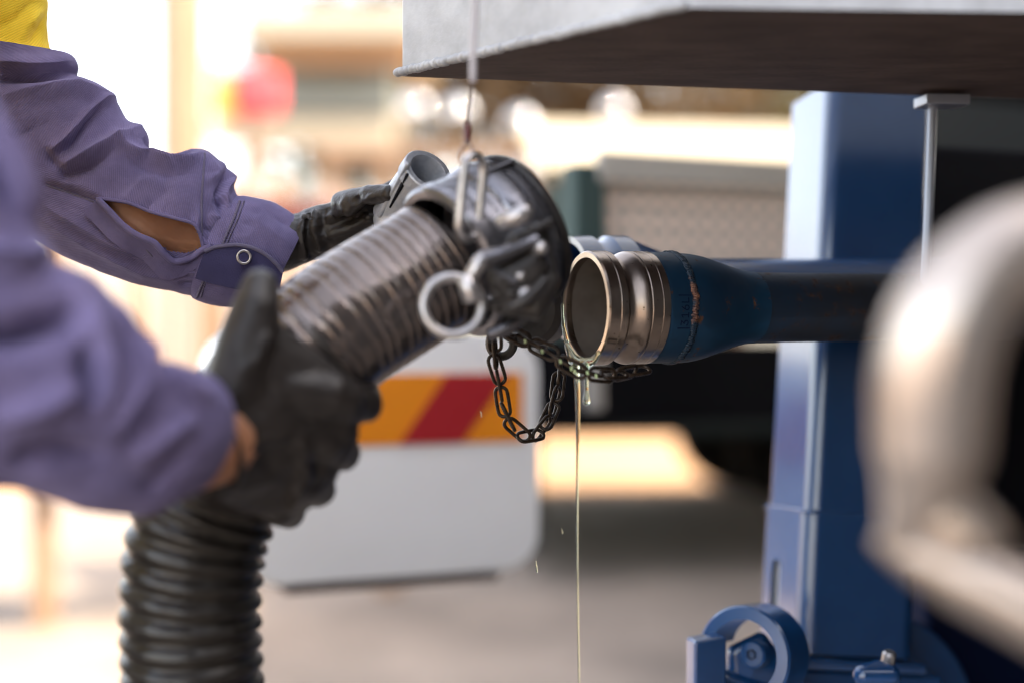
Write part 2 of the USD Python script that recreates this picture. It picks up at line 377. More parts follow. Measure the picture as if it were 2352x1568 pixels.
def leafmat(name, c):
    return usdkit.material(stage, '/World/Looks/' + name, {
        'oi': ('geometry', {}), 'r': ('rgb_ramp', {'ramp': [(0, tuple(x * .6 for x in c)), (1, tuple(x * 1.4 for x in c))]}),
        'd': ('principled_bsdf', {'roughness': 0.5}), 't': ('translucent_bsdf', {}), 'm': ('mix_closure', {'fac': 0.4})},
        [('oi.random_per_island', 'r.fac'), ('r.color', 'd.base_color'), ('r.color', 't.color'), ('d.BSDF', 'm.closure1'), ('t.BSDF', 'm.closure2')], surface='m.closure')
M['leaf_dry'] = leafmat('dry_foliage', (0.14, 0.085, 0.035))
M['leaf_olive'] = leafmat('olive_foliage', (0.12, 0.12, 0.05))

#@@SETTING
# ================================================================== SETTING
def ground_sheet():
    xs = np.r_[-400, -120, -40, np.linspace(-14, 14, 60), 40, 120, 400]
    ys = np.r_[-400, -120, -30, np.linspace(-4, 24, 60), 60, 160, 500]
    X, Y = np.meshgrid(xs, ys, indexing='ij')
    Z = (meshkit.fbm(np.stack([X, Y, 0 * X], -1) * .8, 3, 5) - .5) * 0.02
    return trimesh.Trimesh(np.stack([X, Y, Z], -1).reshape(-1, 3), tri(grid_faces(len(xs), len(ys), False)), process=False)
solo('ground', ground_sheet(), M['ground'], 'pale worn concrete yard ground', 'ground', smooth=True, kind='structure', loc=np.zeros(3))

TA = math.radians(22.0)                                   # the tanker's long side runs away to the right
EX = np.array([math.cos(TA), math.sin(TA), 0]); EY = np.array([-math.sin(TA), math.cos(TA), 0]); EZ = np.array([0, 0, 1.0])

# ------------------------------------------------------------------ tank truck: plate overhead, tank, chassis
zb = HC + 0.2125
def hz(u, v):                                             # a point of the plate's level underside
    return at(u, v, 0.2125 * F / (784 - v))
c0, c1 = hz(915, 176), hz(1590, 18)
c2 = hz(2150, 221)
tt_ = thing('tank_truck', 'tank truck seen from below with a grey steel deck plate overhead at the right', 'truck', (1.2, 1.6, 0))
far_dir = nrm((c2 - c0) * [1, 1, 0])
near_dir = np.array([1.0, 0.06, 0]); near_dir = nrm(near_dir)
foot = [c0, c1, c1 + near_dir * 2.6, c0 + far_dir * 2.6]
cs = m3d.CrossSection([[(p[0], p[1]) for p in foot]])
H = 0.24
plate = cs.offset(-0.004, m3d.JoinType.Round, 2, 24).offset(0.004, m3d.JoinType.Round, 2, 24).extrude(H).translate([0, 0, zb])
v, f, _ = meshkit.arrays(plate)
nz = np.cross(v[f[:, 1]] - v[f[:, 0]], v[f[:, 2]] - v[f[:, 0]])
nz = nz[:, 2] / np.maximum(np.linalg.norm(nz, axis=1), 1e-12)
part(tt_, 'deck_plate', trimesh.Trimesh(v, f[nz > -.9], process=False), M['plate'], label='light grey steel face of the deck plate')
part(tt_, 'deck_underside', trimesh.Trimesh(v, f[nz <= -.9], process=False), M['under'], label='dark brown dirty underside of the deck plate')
def weld_run(a, b, n, r, mat_, parent, name='weld_bead', jit=.25):
    ms = []
    for i in range(n):
        t = (i + .5) / n
        s = trimesh.creation.icosphere(2, r * (1 + jit * (RNG.random() - .5)))
        s.vertices = s.vertices * [1, 1, .8] + (a + (b - a) * t + RNG.normal(0, r * .08, 3))
        ms.append(s)
    return part(parent, name, join(*ms), mat_, smooth=True)
out = nrm(np.cross(c1 - c0, EZ)); out = out if out[0] < 0 else -out
weld_run(c0 + out * .001 + EZ * .003, c0 + (c1 - c0) * .98 + out * .001 + EZ * .003, 150, 0.0042, M['plate'], tt_)
# tank body above and behind the plate
o_t = np.array([-.1, 1.13, 0])
def loc(x, y, z):
    return o_t + EX * x + EY * y + EZ * z
n_ = 64
ph = np.linspace(0, 2 * np.pi, n_, endpoint=False)
sy, sz = np.sign(np.cos(ph)) * np.abs(np.cos(ph)) ** .55, np.sign(np.sin(ph)) * np.abs(np.sin(ph)) ** .55
prof = [(.72, .0), (.72, .80), (.74, .95), (.79, 1.0), (6.8, 1.0), (6.86, .9), (6.86, 0)]
V = np.array([[loc(x, .52 + 1.15 * k * sy[j], HC + 1.63 + .85 * k * sz[j]) for j in range(n_)] for x, k in prof]).reshape(-1, 3)
part(tt_, 'tank', trimesh.Trimesh(V, tri(grid_faces(len(prof), n_)), process=False), M['tank'], smooth=40, label='long dull white tank')
part(tt_, 'chassis_rail', place(rbox((5.6, .18, .26), .01), loc(3.55, .62, HC + .66), EX, EY, EZ), M['black'])
part(tt_, 'chassis_rail', place(rbox((5.6, .18, .26), .01), loc(3.55, 1.35, HC + .66), EX, EY, EZ), M['black'])
part(tt_, 'side_panel', place(rbox((4.6, .05, .44), .01), loc(2.94, .18, HC - .01), EX, EY, EZ), M['black'], label='black side panel behind the blue leg')
part(tt_, 'dark_side_panel', place(rbox((4.6, .05, .20), .01), loc(2.94, .17, HC - .335), EX, EY, EZ), M['blueshade'], label='dark navy lower skirt')
part(tt_, 'dark_blocker_box', place(rbox((1.5, .55, 1.02), .02), loc(1.62, -.13, .66), EX, EY, EZ), M['black'], label='black box added out of view at the right to darken reflections')  # added outside the view so the leg mirrors darkness on its right
for k, x in enumerate((3.2, 4.9, 6.0)):
    for y in (.75, 1.5):
        w = lathe(loc(x, y - .13, .5), EY, [(0, .02), (0, .3), (.0, .47), (.03, .5), (.23, .5), (.26, .47), (.26, .3), (.26, .02)], 40)
        part(tt_, 'wheel', w, M['tyre'])
for x in (1.1, 3.0, 5.8):
    part(tt_, 'tank_saddle', place(rbox((.12, 1.1, .24), .01), loc(x, .95, HC + .69), EX, EY, EZ), M['black'])

#@@LEG
# ------------------------------------------------------------------ blue leg
yw = math.radians(10)
LX, LY = np.array([math.cos(yw), math.sin(yw), 0]), np.array([-math.sin(yw), math.cos(yw), 0])
pt, pb = at(1905, 222, 1.350), at(1838, 1500, 1.310)
AX = nrm(pt - pb)
LX = nrm(LX - AX * LX.dot(AX)); LY = np.cross(AX, LX)
def sq(h, r):
    return m3d.CrossSection.square([2 * h - 2 * r, 2 * h - 2 * r], True).offset(r, m3d.JoinType.Round, 2, 40)
leg = thing('support_leg', 'glossy blue square steel leg standing behind the pipes', 'support leg', (*pb[:2], 0))
ctr_b = pb + LX * .055 + LY * .055
L1 = np.linalg.norm(pt - pb)
def legm(man):
    return man.transform(frame_m(ctr_b, LX, LY, AX))
part(leg, 'leg_tube', legm((sq(.055, .015) - sq(.049, .010)).extrude(L1 - .10).translate([0, 0, .115])), M['bluepost'], smooth=50)
slv = (sq(.0578, .0165) - sq(.0552, .0145)).extrude(.122 + .008)
slot = rbox((.05, .024, .050), .008).translate([-.058, .012, .055])
slv = slv - slot
part(leg, 'leg_sleeve', legm(slv), M['bluepost'], smooth=50, label='wider lower sleeve with a slot')
part(leg, 'slot_liner', legm(rbox((.02, .06, .09), .004).translate([-.042, .012, .055])), M['zinc'], label='grey metal seen in the slot')
cp = [ctr_b + LX * x * .0558 + LY * y * .0558 + AX * .130 for x, y in ((-1, -.9), (-1, .9), (.9, 1), (1, -.9), (.9, -1), (-.9, -1), (-1, -.9))]
part(leg, 'weld_collar', tube(cp, .0022, 160, 10, spline=False), M['bluepost'], smooth=True)
# foot: clamp ring, tab, bolts, curved side plate and block
rc = at(1738, 1500, 1.235)
rax = nrm(np.array([-.55, -.80, .10]))
def arc_band(c, ax, r0, r1, wid, a0, a1, n=60):
    a_, u_, w_ = basis(ax)
    an = np.linspace(a0, a1, n)
    sec = [(r0, 0), (r1 - .002, 0), (r1, .002), (r1, wid - .002), (r1 - .002, wid), (r0, wid)]
    V = np.array([[c + a_ * t + r * (math.cos(q) * u_ + math.sin(q) * w_) for r, t in sec] for q in an])
    m_ = len(sec)
    f_ = tri(grid_faces(n, m_))
    e0 = np.array([[0, k, k + 1] for k in range(1, m_ - 1)]); e1 = e0[:, ::-1] + (n - 1) * m_
    return trimesh.Trimesh(V.reshape(-1, 3), np.vstack([f_, e0, e1]), process=False)
_, ru, rw = basis(rax)
sgn = 1 if px(rc + rw * .04)[0] > px(rc)[0] else -1
part(leg, 'clamp_ring', arc_band(rc - rax * .016, rax, 0.0310, .0428, .044, -1.35 * sgn, 2.25 * sgn), M['bluepost'])
part(leg, 'clamp_web', hullpx([(1690, 1500, 1.243, 22), (1745, 1470, 1.243, 20), (1790, 1540, 1.25, 26), (1700, 1580, 1.25, 40)]), M['bluepost'])
part(leg, 'bolt', lathe(rc - rax * .004, rax, [(0, .012), (.012, .012), (.014, .010), (.014, .001)], 24), M['bluepost'], label='bolt in the clamp ring')
part(leg, 'bolt_socket', lathe(rc + rax * .0075, rax, [(0, .0045), (.004, .0045), (.004, .0035), (0, .0035)], 6), M['black'])
part(leg, 'clamp_tab', place(rbox((.030, .022, .06), .003), at(1622, 1540, 1.22), nrm([1, .25, .1]), nrm([-.25, 1, 0]), (0, 0, 1)), M['bluepost'])
part(leg, 'clamp_arm', hullpx([(1660, 1560, 1.235, 26), (1790, 1620, 1.24, 40), (1860, 1600, 1.27, 30)]), M['bluepost'])
part(leg, 'foot_block', place(rbox((.15, .12, .16), .006), ctr_b - AX * .094 + LX * .012, LX, LY, AX), M['bluepost'])
part(leg, 'foot_lip', place(rbox((.134, .134, .010), .004), ctr_b - AX * .008, LX, LY, AX), M['bluepost'])
dc = at(2030, 1640, 1.375)
dax = nrm(np.array([.25, -1, .18]))
part(leg, 'curved_side_plate', lathe(dc - dax * .01, dax, [(0, .03), (0, .093), (.003, .096), (.012, .096), (.015, .093), (.015, .03)], 72), M['bluepost'])
part(leg, 'foot_bolt', lathe(at(2043, 1500, 1.215), (0.1, -.3, 1), [(-.03, .006), (0, .006), (.002, .004), (.002, .0005)], 20), M['bright'], label='small shiny bolt on the foot')
part(leg, 'foot_stud', hullpx([(1985, 1550, 1.205, 26), (2045, 1550, 1.205, 24), (2015, 1525, 1.21, 12)]), M['bluepost'])
part(leg, 'leg_base', place(rbox((.11, .11, .50), .008), (*(ctr_b - AX * .4)[:2], .285), LX, LY, EZ), M['bluepost'])
part(leg, 'base_plate', place(rbox((.24, .24, .03), .004), (*(ctr_b - AX * .4)[:2], .016), LX, LY, EZ), M['bluepost'])

# ------------------------------------------------------------------ hanging rod
rod = thing('hanging_rod', 'thin pale rod hanging under the deck plate beside the blue leg', 'rod', at(2141, 247, 1.215))
part(rod, 'rod', tube([at(2143, 236, 1.215), at(2136, 420, 1.213), at(2128, 620, 1.21), at(2122, 800, 1.21)], .0040, 30, 14), M['rodsteel'], smooth=True)
part(rod, 'flange', place(rbox((.038, .03, .0085), .001), at(2163, 234, 1.212), nrm([1, .1, 0]), nrm([-.1, 1, 0]), (0, 0, 1)), M['rodsteel'])

#@@PIPES
# ------------------------------------------------------------------ outlet pipe
PA = nrm([math.cos(TA), math.sin(TA), 0.010])
pc = at(1344, 707, 1.112)
pp = thing('outlet_pipe', 'dark blue outlet pipe with an open bright steel coupling end dripping oil', 'pipe', pc)
ad = [(.006, .0385), (.0015, .0385), (0, .0392), (0, .0432), (.0012, .0443), (.0095, .0446), (.0100, .0442), (.0105, .0446), (.0158, .0446), (.0170, .0436),
      (.0185, .0405), (.0200, .0394), (.0222, .0393)]
for i in range(1, 13):
    q = i / 12
    ad.append((.0222 + .0128 * q, .0393 + .0054 * (math.sin((q - .5) * math.pi) * .5 + .5) ** .8))
ad += [(.0362, .0444), (.0366, .0440), (.0372, .0445), (.0455, .0446), (.0458, .0443), (.0461, .0446), (.0518, .0446), (.0524, .0440), (.0524, .0385)]
part(pp, 'coupling_adapter', lathe(pc, PA, ad, 192, rfun=lambda t, p: 0.00008 * np.sin(9 * p + 300 * t)), M['stainless'], smooth=32, label='bright turned stainless coupling end')
part(pp, 'bore', lathe(pc, PA, [(.006, .0386), (.06, .0388), (.085, .0365), (.115, .030), (.14, .0255), (.5, .0255), (.5, .001)], 96), M['bore'], smooth=True)
part(pp, 'stub', lathe(pc, PA, [(.0515, .0430), (.0526, .0438), (.056, .0441), (.0700, .0441), (.0720, .0436)], 128, rfun=lambda t, p: .00025 * np.sin(5 * p)), M['bluepipe'], smooth=True, label='blue stub stamped beside the weld')
def weld_ring(parent, t0, R, n, r, mat_):
    a, u, w = basis(PA)
    ms = []
    for i in range(n):
        an = 2 * np.pi * (i + .3 * RNG.random()) / n
        s = trimesh.creation.icosphere(2, r)
        s.vertices = s.vertices * (1 + .25 * RNG.random()) 
        rad = np.cos(an) * u + np.sin(an) * w
        tang = np.cross(a, rad)
        s.vertices = s.vertices - np.outer(s.vertices @ tang, tang) * .45 - np.outer(s.vertices @ rad, rad) * .35
        s.vertices += pc + a * (t0 + RNG.normal(0, .0005)) + rad * R
        ms.append(s)
    part(parent, 'weld_bead', join(*ms), mat_, smooth=True)
weld_ring(pp, .0738, .0438, 150, .0026, M['weld'])
red = []
for i in range(40):
    q = i / 39
    t = .0755 + q * .076
    k = np.clip((q - .06) / .94, 0, 1)
    s = k * k * (3 - 2 * k)
    red.append((t, .0437 - .0147 * s + .0006 * math.sin(q * 3)))
part(pp, 'reducer', lathe(pc, PA, red, 128, rfun=lambda t, p: .0003 * np.sin(3 * p + 60 * t)), M['bluepipe'], smooth=True, label='blue painted tapering reducer with rust specks')
weld_ring(pp, .1515, .0277, 100, .0017, M['rustpipe'])
part(pp, 'pipe_run', lathe(pc, PA, [(.1505, .0288), (.20, .0287), (.30, .0287), (.62, .0287)], 96), M['rustpipe'], smooth=True, label='grimy dark straight pipe')
def wrap_text(txt, h, t_mid, ang_mid, R, depth=.0006):
    """Lettering laid round the pipe, reading from below upwards on the side that faces the camera."""
    tm = meshkit.text_mesh(txt, h, depth)
    a, u, w = basis(PA)
    front = nrm(np.array([0, -1.0, 0]) - a * np.dot([0, -1.0, 0], a))
    side = np.cross(a, front)
    if side[2] < 0: side = -side
    vv = tm.vertices - [tm.bounds.mean(0)[0], tm.bounds.mean(0)[1], 0]
    for _ in range(2):
        pass
    ang = ang_mid + vv[:, 0] / R
    rr = R + vv[:, 2] - .0002
    P = pc + np.outer(t_mid - vv[:, 1], a) + rr[:, None] * (np.cos(ang)[:, None] * front + np.sin(ang)[:, None] * side)
    return trimesh.Trimesh(P, tm.faces[:, ::-1], process=False)
part(pp, 'stamped_lettering', wrap_text('|316L|', .0066, .0645, -.10, .0441, .0006), M['blueshade'], smooth=False, label='316L stamped sideways on the stub')

# second pipe behind
p2 = at(1306, 664, 1.214)
PB = nrm([math.cos(TA), math.sin(TA), 0.020])
bp = thing('pipe', 'second blue pipe running behind the dripping outlet pipe', 'pipe', p2)
part(bp, 'pipe_run', lathe(p2, PB, [(.050, .0430), (.062, .041), (.09, .031), (.105, .026), (.3, .026), (.62, .026)], 64), M['bluepost'], smooth=True)
part(bp, 'coupling_adapter', lathe(p2, PB, [(.05, .038), (.0, .039), (0, .0445), (.018, .0455), (.022, .040), (.03, .041), (.035, .0455), (.045, .0455), (.052, .0455)], 64), M['bluepost'], smooth=35)

# ------------------------------------------------------------------ chain
def links(path3, n, parent, L=.0098, W=.0048, r=.0015, tw=.5):
    Q, s = resample(np.array(path3), 400)
    T, N, B = frames(Q)
    for i in range(n):
        k = int((i + .5) / n * 399)
        a = T[k]
        an = tw + (i % 2) * math.pi / 2 + RNG.normal(0, .18)
        axis = N[k] * math.cos(an) + B[k] * math.sin(an)
        part(parent, 'link', ring(Q[k], axis, W, r, 36, 10, up=a + RNG.normal(0, .05, 3), stretch=L - W), M['chain'], smooth=True)
ch = thing('chain', 'oily dark steel chain slung under the dripping coupling', 'chain', at(1300, 840, 1.09))
links([at(1136, 744, 1.055), at(1200, 776, 1.06), at(1265, 812, 1.055), at(1322, 847, 1.052), at(1380, 860, 1.058), at(1430, 857, 1.072), at(1478, 848, 1.085)], 11, ch, L=.0118, W=.0050, r=.00145)
links([at(1137, 760, 1.075), at(1139, 830, 1.085), at(1152, 910, 1.09), at(1178, 975, 1.095), at(1214, 1000, 1.10), at(1250, 975, 1.11), at(1278, 905, 1.12), at(1288, 835, 1.13)], 13, ch, L=.0118, W=.0048, r=.0014, tw=.2)

# dust cap behind the coupler
dcap = thing('dust_cap', 'dark dust cap hanging behind the hose coupler', 'cap', at(1210, 720, 1.20))
part(dcap, 'cap_shell', lathe(at(1205, 712, 1.165), nrm([.3, .9, .1]), [(0, .001), (0, .026), (.004, .0315), (.035, .033), (.037, .031), (.037, .028), (.006, .026), (.006, .001)], 64), M['coupler_black'], smooth=35)
part(dcap, 'cap_lug', ring(at(1152, 788, 1.10), nrm([.4, 1, 0]), .010, .0035, 32, 10), M['coupler_black'], smooth=True)

# ------------------------------------------------------------------ oil
oil = thing('oil_stream', 'thin clear greenish oil stream pouring from the lip of the coupling', 'oil', at(1328, 1600, 1.09))
def blob(spec, edge=.0012, it=20):
    return melt(chain(spec, 14), edge, it)
part(oil, 'lip_puddle', blob([(1302, 792, 1.088, 6), (1318, 826, 1.080, 14), (1338, 836, 1.076, 15), (1362, 828, 1.082, 9), (1382, 800, 1.095, 4)]), M['oil'], smooth=True, label='pool of oil on the lower lip')
part(oil, 'lip_film', blob([(1291, 700, 1.105, 3), (1293, 745, 1.10, 3.5), (1301, 785, 1.092, 6)]), M['oil'], smooth=True)
part(oil, 'stream', tube([at(1322, 832, 1.066), at(1325, 870, 1.062), at(1327, 930, 1.062), at(1327, 1000, 1.062), at(1326, 1100, 1.062), at(1326, 1300, 1.062), at(1330, 1568, 1.062), at(1332, 1800, 1.062), at(1332, 2600, 1.062)],
                         np.array([10, 6.5, 5.2, 4.1, 3.2, 2.3, 2.0, 1.9, 1.8]) * 1.062 / F, 220, 14), M['oil'], smooth=True)
part(oil, 'drip_strand', blob([(1345, 838, 1.064, 9), (1347, 862, 1.062, 5), (1347, 895, 1.062, 4.2), (1347, 914, 1.062, 8), (1347, 922, 1.062, 8.5)]), M['oil'], smooth=True, label='short second strand ending in a round drop')
for (u, v) in ((1206, 783), (1245, 806), (1287, 829), (1312, 845), (1320, 852), (1349, 855), (1369, 862)):
    part(oil, 'bead', blob([(u, v - 2, 1.043, 2.6), (u + 1, v + 3, 1.043, 2.8)], .0008, 4), M['bead'], smooth=True)
for (u, v, d, L, r, lab) in ((1232, 1300, 1.10, 13, 2.2, 'falling oil drop low beside the stream'), (1105, 950, 1.07, 6, 1.2, 'tiny falling oil drop in front of the orange tape'), (1291, 1218, 1.07, 6, 1.2, 'tiny falling oil drop just left of the stream')):
    solo('oil_drop', melt(chain([(u - 1, v - L, d, r * .5), (u, v, d, r), (u + 1, v + L, d, r * .8)], 10), .0006, 4), M['oil'], lab, 'drop', smooth=True)

#@@HOSE
# ------------------------------------------------------------------ suction hose with coupler
hp = np.array([at(450, 2150, .99), at(446, 1800, .985), at(443, 1568, .98), at(438, 1400, .975), at(449, 1260, .972), at(497, 1110, .97), at(592, 945, .968), at(722, 800, .975), at(880, 688, 1.0), at(1020, 600, 1.024)])
hz0 = thing('suction_hose', 'black ribbed suction hose with a dark lever coupler held in gloved hands', 'hose', (at(450, 2150, .99)[0], .98, 0))
Q, s = resample(hp, 1500)
ik = int(np.argmin(np.abs(px(Q)[:, 0] - 560) + 1e3 * (px(Q)[:, 1] > 1100)))
pitch = .0148
def ribs(t, p):
    x = ((t / pitch + p / (2 * np.pi) + .10 * np.sin(t * 41) + .06 * np.sin(t * 97 + 2 * p)) % 1.0)
    wob = .0011 * (meshkit.noise(np.stack(np.broadcast_arrays(t * 70, np.cos(p) * 1.6, np.sin(p) * 1.6), -1), 4) - .5)
    return wob + .0046 * np.clip(np.sin(np.pi * np.clip(x / .66, 0, 1)), 0, 1) ** .5 - .0030 - .0009 * np.exp(-((x - .42) / .05) ** 2)
down = np.vstack([[Q[0][0] - .02, Q[0][1] + .02, .30], [Q[0][0] - .10, Q[0][1] + .06, .11], [Q[0][0] - .30, Q[0][1] + .10, .055], [Q[0][0] - 1.0, Q[0][1] + .3, .052]])[::-1]
part(hz0, 'ribbed_tube', tube(np.vstack([down, hp[:8]]), .0472, 1300, 72, rfun=ribs), M['hose_rib'], smooth=True)
P2 = Q[ik:]
GR = [(.004, .0009), (.012, .0013), (.019, .0010), (.030, .0008), (.0365, .0014), (.043, .0008), (.055, .0012), (.060, .0009), (.071, .0014), (.080, .0008), (.0865, .0013), (.098, .0008), (.106, .0013), (.113, .0009), (.124, .0013), (.131, .0008), (.140, .0013), (.149, .0010), (.157, .0014), (.166, .0009), (.174, .0012), (.185, .0010), (.193, .0013)]
def grooves(t, p):
    o = 0
    for c, a in GR:
        o = o - .75 * a * np.exp(-((t + .004 * p / 6.28 - c) / .0009) ** 2)
    return o
part(hz0, 'smooth_sleeve', tube(P2[::6], .0478, 700, 96, rfun=grooves), M['hose_smooth'], smooth=True, label='shiny grooved end sleeve of the hose')
part(hz0, 'hose_band', tube(P2[118:190:6], .0492, 40, 72, rfun=lambda t, p: .0012 * np.sin(np.pi * np.clip(t / .012, 0, 1)) * 0), M['hose_smooth'], smooth=35) if False else None

CA = nrm(np.array([.876 * .89, .50, .44]))                # coupler axis
cc = at(1046, 600, 1.005)
ca, cu, cw = basis(CA)
FR = nrm(np.array([0, -1.0, 0]) - CA * np.dot([0, -1.0, 0], CA))   # side that faces the camera
UP = np.cross(CA, FR); UP = UP if UP[2] > 0 else -UP
def cpt(t, f_, u_):
    return cc + CA * t + FR * f_ + UP * u_
K = .60
def kp(prof):
    return [(t * K, r) for t, r in prof]
body = part(hz0, 'coupler_body', lathe(cc, CA, kp([(.016, .0475), (.004, .0490), (-.002, .0505), (-.004, .0530), (-.002, .0555), (.004, .0565), (.026, .0565), (.030, .0560), (.032, .0540), (.040, .0540), (.0425, .0560),
            (.047, .0575), (.058, .0585), (.070, .0580), (.0735, .0570), (.0745, .0558), (.0755, .0568), (.088, .0562), (.094, .0545), (.098, .0525), (.098, .0480), (.060, .0470), (.040, .044)]), 128), M['coupler'], smooth=40, label='dark round coupler body')
part(body, 'collar', lathe(cc, CA, [(-.0065, .0500), (-.0065, .0550), (-.004, .0575), (.004, .0580), (.008, .0565), (.008, .0500), (-.0065, .0500)], 128), M['coupler'], smooth=40)
part(body, 'seam_rib', tube([cpt(t * K, math.cos(a) * .0590, math.sin(a) * .0590) for t, a in ((.034, .75), (.06, .77), (.094, .75))], .0016, 20, 10), M['coupler'], smooth=True)
part(body, 'gasket', lathe(cc, CA, kp([(.0985, .047), (.1015, .049), (.1015, .0560), (.096, .0572), (.090, .0568)]), 96), M['coupler_black'], smooth=35)
# near side ears and folded lever, hanging off the side that faces the camera
ear_dir = nrm(at(1240, 620, .955) - at(1150, 640, .955))
for (u, v) in ((1205, 545), (1190, 668)):
    part(body, 'lever_ear', place(rbox((.034, .034, .007), .0022), at(u, v, .962), CA, FR, UP), M['coupler_black'])
part(hz0, 'pivot_pin', tube([at(1218, 520, .950), at(1205, 700, .950)], .0036, 4, 16, spline=False), M['coupler_black'], smooth=40)
part(body, 'cam_housing', hullpx([(1150, 560, .968, 22), (1240, 530, .968, 24), (1262, 640, .965, 26), (1230, 710, .965, 26), (1150, 700, .968, 22)]), M['coupler_black'], smooth=40)
lv = part(hz0, 'cam_lever', m3d.Manifold.batch_hull([m3d.Manifold.sphere(r, 20).translate(list(at(u, v, d))) for u, v, d, r in ((1220, 612, .955, .0125), (1150, 640, .950, .010), (1180, 668, .955, .010))]), M['coupler_black'], smooth=True, label='oily near side cam lever')
part(lv, 'lever_arm', tube([at(1235, 548, .945), at(1190, 570, .940), at(1150, 586, .938), at(1110, 596, .936)], [.0034, .0042, .0048, .0052], 40, 14), M['coupler'], smooth=True)
part(lv, 'lever_arm', tube([at(1252, 640, .945), at(1222, 676, .940), at(1186, 700, .940), at(1160, 712, .945)], [.0034, .0042, .0040, .0036], 40, 14), M['coupler_black'], smooth=True)
part(lv, 'spring', tube([at(1132 + k * 2.2, 622 + 1.1 * k + 10 * math.sin(k * 1.7), .942 + .0035 * math.cos(k * 1.7)) for k in range(26)], .0011, 200, 8), M['coupler'], smooth=True)
for (u, v, r_) in ((1246, 568, .0048), (1196, 634, .0036), (1212, 676, .0056)):
    part(lv, 'glint_stud', lathe(at(u, v, .942), FR, [(-.008, r_), (0, r_), (.0016, r_ * .75), (.0026, r_ * .3), (.0028, .0003)], 20), M['bright'], smooth=40)  # bright studs placed to give the blurred highlights on the lever
part(hz0, 'lever_plate', tube([at(1150, 512, .940), at(1176, 502, .936), at(1204, 488, .936), at(1212, 478, .940)], [.0052, .0062, .0062, .0040], 24, 16), M['bright'], smooth=True, label='pale lever end on the coupler')
part(hz0, 'bottom_lever', tube([at(1120, 770, .985), at(1165, 752, .985), at(1215, 716, .99), at(1272, 684, 1.0)], [.0045, .005, .0045, .003], 40, 12), M['coupler'], smooth=True)
# pull ring hanging on the lever
prc = at(1040, 703, .935)
prax = nrm(np.array([.10, -1, .12]))
part(hz0, 'pull_ring', ring(prc, prax, .0192, .0034, 72, 14), M['bright'], smooth=True, label='large round pull ring hanging in front of the hose')
part(hz0, 'ring_eye', tube([at(1068, 640, .93), at(1078, 664, .928), at(1084, 690, .929)], [.0056, .0066, .0060], 20, 18), M['bright'], smooth=True)
part(hz0, 'ring_shackle', tube([at(1064, 646, .938), at(1090, 622, .936), at(1108, 598, .938), at(1136, 586, .942), at(1172, 570, .948)], [.0042, .0050, .0060, .0048, .0038], 40, 14), M['bright'], smooth=True)
# upper ring seen edge on, to which the wire is tied
ua, ub = at(1066, 362, .955), at(1100, 546, .945)
part(hz0, 'upper_ring', ring((ua + ub) / 2, nrm([.80, -.60, -.1]), .0105, .0030, 72, 12, up=ub - ua, stretch=.0175), M['bright'], smooth=True, label='long pull ring on top of the coupler')
# far lever: a hollow cast handle held open by the far hand
h0, h1 = at(906, 500, 1.125), at(984, 391, 1.085)
ha = nrm(h1 - h0)
hl = np.linalg.norm(h1 - h0)
fl = part(hz0, 'far_lever', lathe(h0, ha, [(0, .0175), (.0, .0185), (hl - .012, .0185), (hl - .0115, .0200), (hl - .001, .0200), (hl, .0192), (hl, .0150), (hl - .004, .0138), (.004, .0130)], 64, up=(0, -1, 0)), M['zinc'], smooth=35, label='open grey cast aluminium lever')
part(fl, 'edge_rail', tube([at(872, 497, 1.108), at(906, 436, 1.092), at(938, 376, 1.070)], .0022, 20, 10), M['zinc'], smooth=True)
part(fl, 'side_slot', hullpx([(897, 476, 1.098, 3.2), (938, 402, 1.073, 4.2), (934, 398, 1.075, 3)]), M['black'])
part(fl, 'lever_root', hullpx([(905, 505, 1.12, 48), (985, 520, 1.10, 40), (960, 470, 1.105, 40)]), M['zinc'], smooth=40)

# ------------------------------------------------------------------ wire lanyard
ln = thing('wire_lanyard', 'thin wire lanyard hanging from above the deck plate to the coupler ring', 'wire', at(1073, 345, .965))
part(ln, 'sleeve', tube([(.012, 1.035, HC + .456), (-.006, .985, HC + .445), at(1105, -400, .93), at(1097, -160, .90), at(1092, 0, .912), at(1088, 100, .92), at(1086, 188, .926)], .0022, 60, 12), M['lightplastic'], smooth=True, label='pale upper sleeve of the wire')
part(ln, 'wire', tube([at(1086, 180, .928), at(1082, 230, .94), at(1076, 290, .955)], .0007, 20, 8), M['wire'], smooth=True)
part(ln, 'crimp', tube([at(1075, 284, .955), at(1073, 322, .958)], .0021, 4, 12, spline=False), M['crimp'], smooth=40)
part(ln, 'loop', tube([at(1072, 320, .958), at(1060, 345, .958), at(1056, 362, .957), at(1066, 376, .956), at(1080, 366, .957), at(1085, 345, .958), at(1074, 320, .958)], .0007, 60, 8), M['wire'], smooth=True)

# ------------------------------------------------------------------ pale handle close to the camera
hd = thing('bent_handle', 'big pale bent tube handle out of focus close at the right edge', 'handle', at(2150, 1240, .56))
part(hd, 'arch', tube([at(2060, 1250, .57), at(2108, 1160, .565), at(2138, 1040, .56), at(2143, 900, .555), at(2172, 760, .55), at(2250, 640, .548), at(2370, 572, .548), at(2520, 578, .55), at(2620, 660, .555), at(2660, 820, .56), at(2670, 1100, .57), at(2680, 1450, .58)],
     np.array([44, 90, 130, 136, 134, 124, 118, 118, 126, 130, 130, 120]) * .555 / F, 140, 40), M['cream_metal'], smooth=True)
part(hd, 'bar', tube([at(2020, 1225, .572), at(2110, 1270, .568), at(2230, 1325, .56), at(2400, 1415, .55), at(2700, 1570, .54), at(3300, 1900, .52)], np.array([30, 62, 82, 84, 84, 84]) * .56 / F, 80, 32), M['cream_metal'], smooth=True)
part(hd, 'web', hullpx([(2150, 1150, .565, 85), (2240, 1240, .56, 80), (2190, 1230, .56, 70)]), M['cream_metal'], smooth=True)

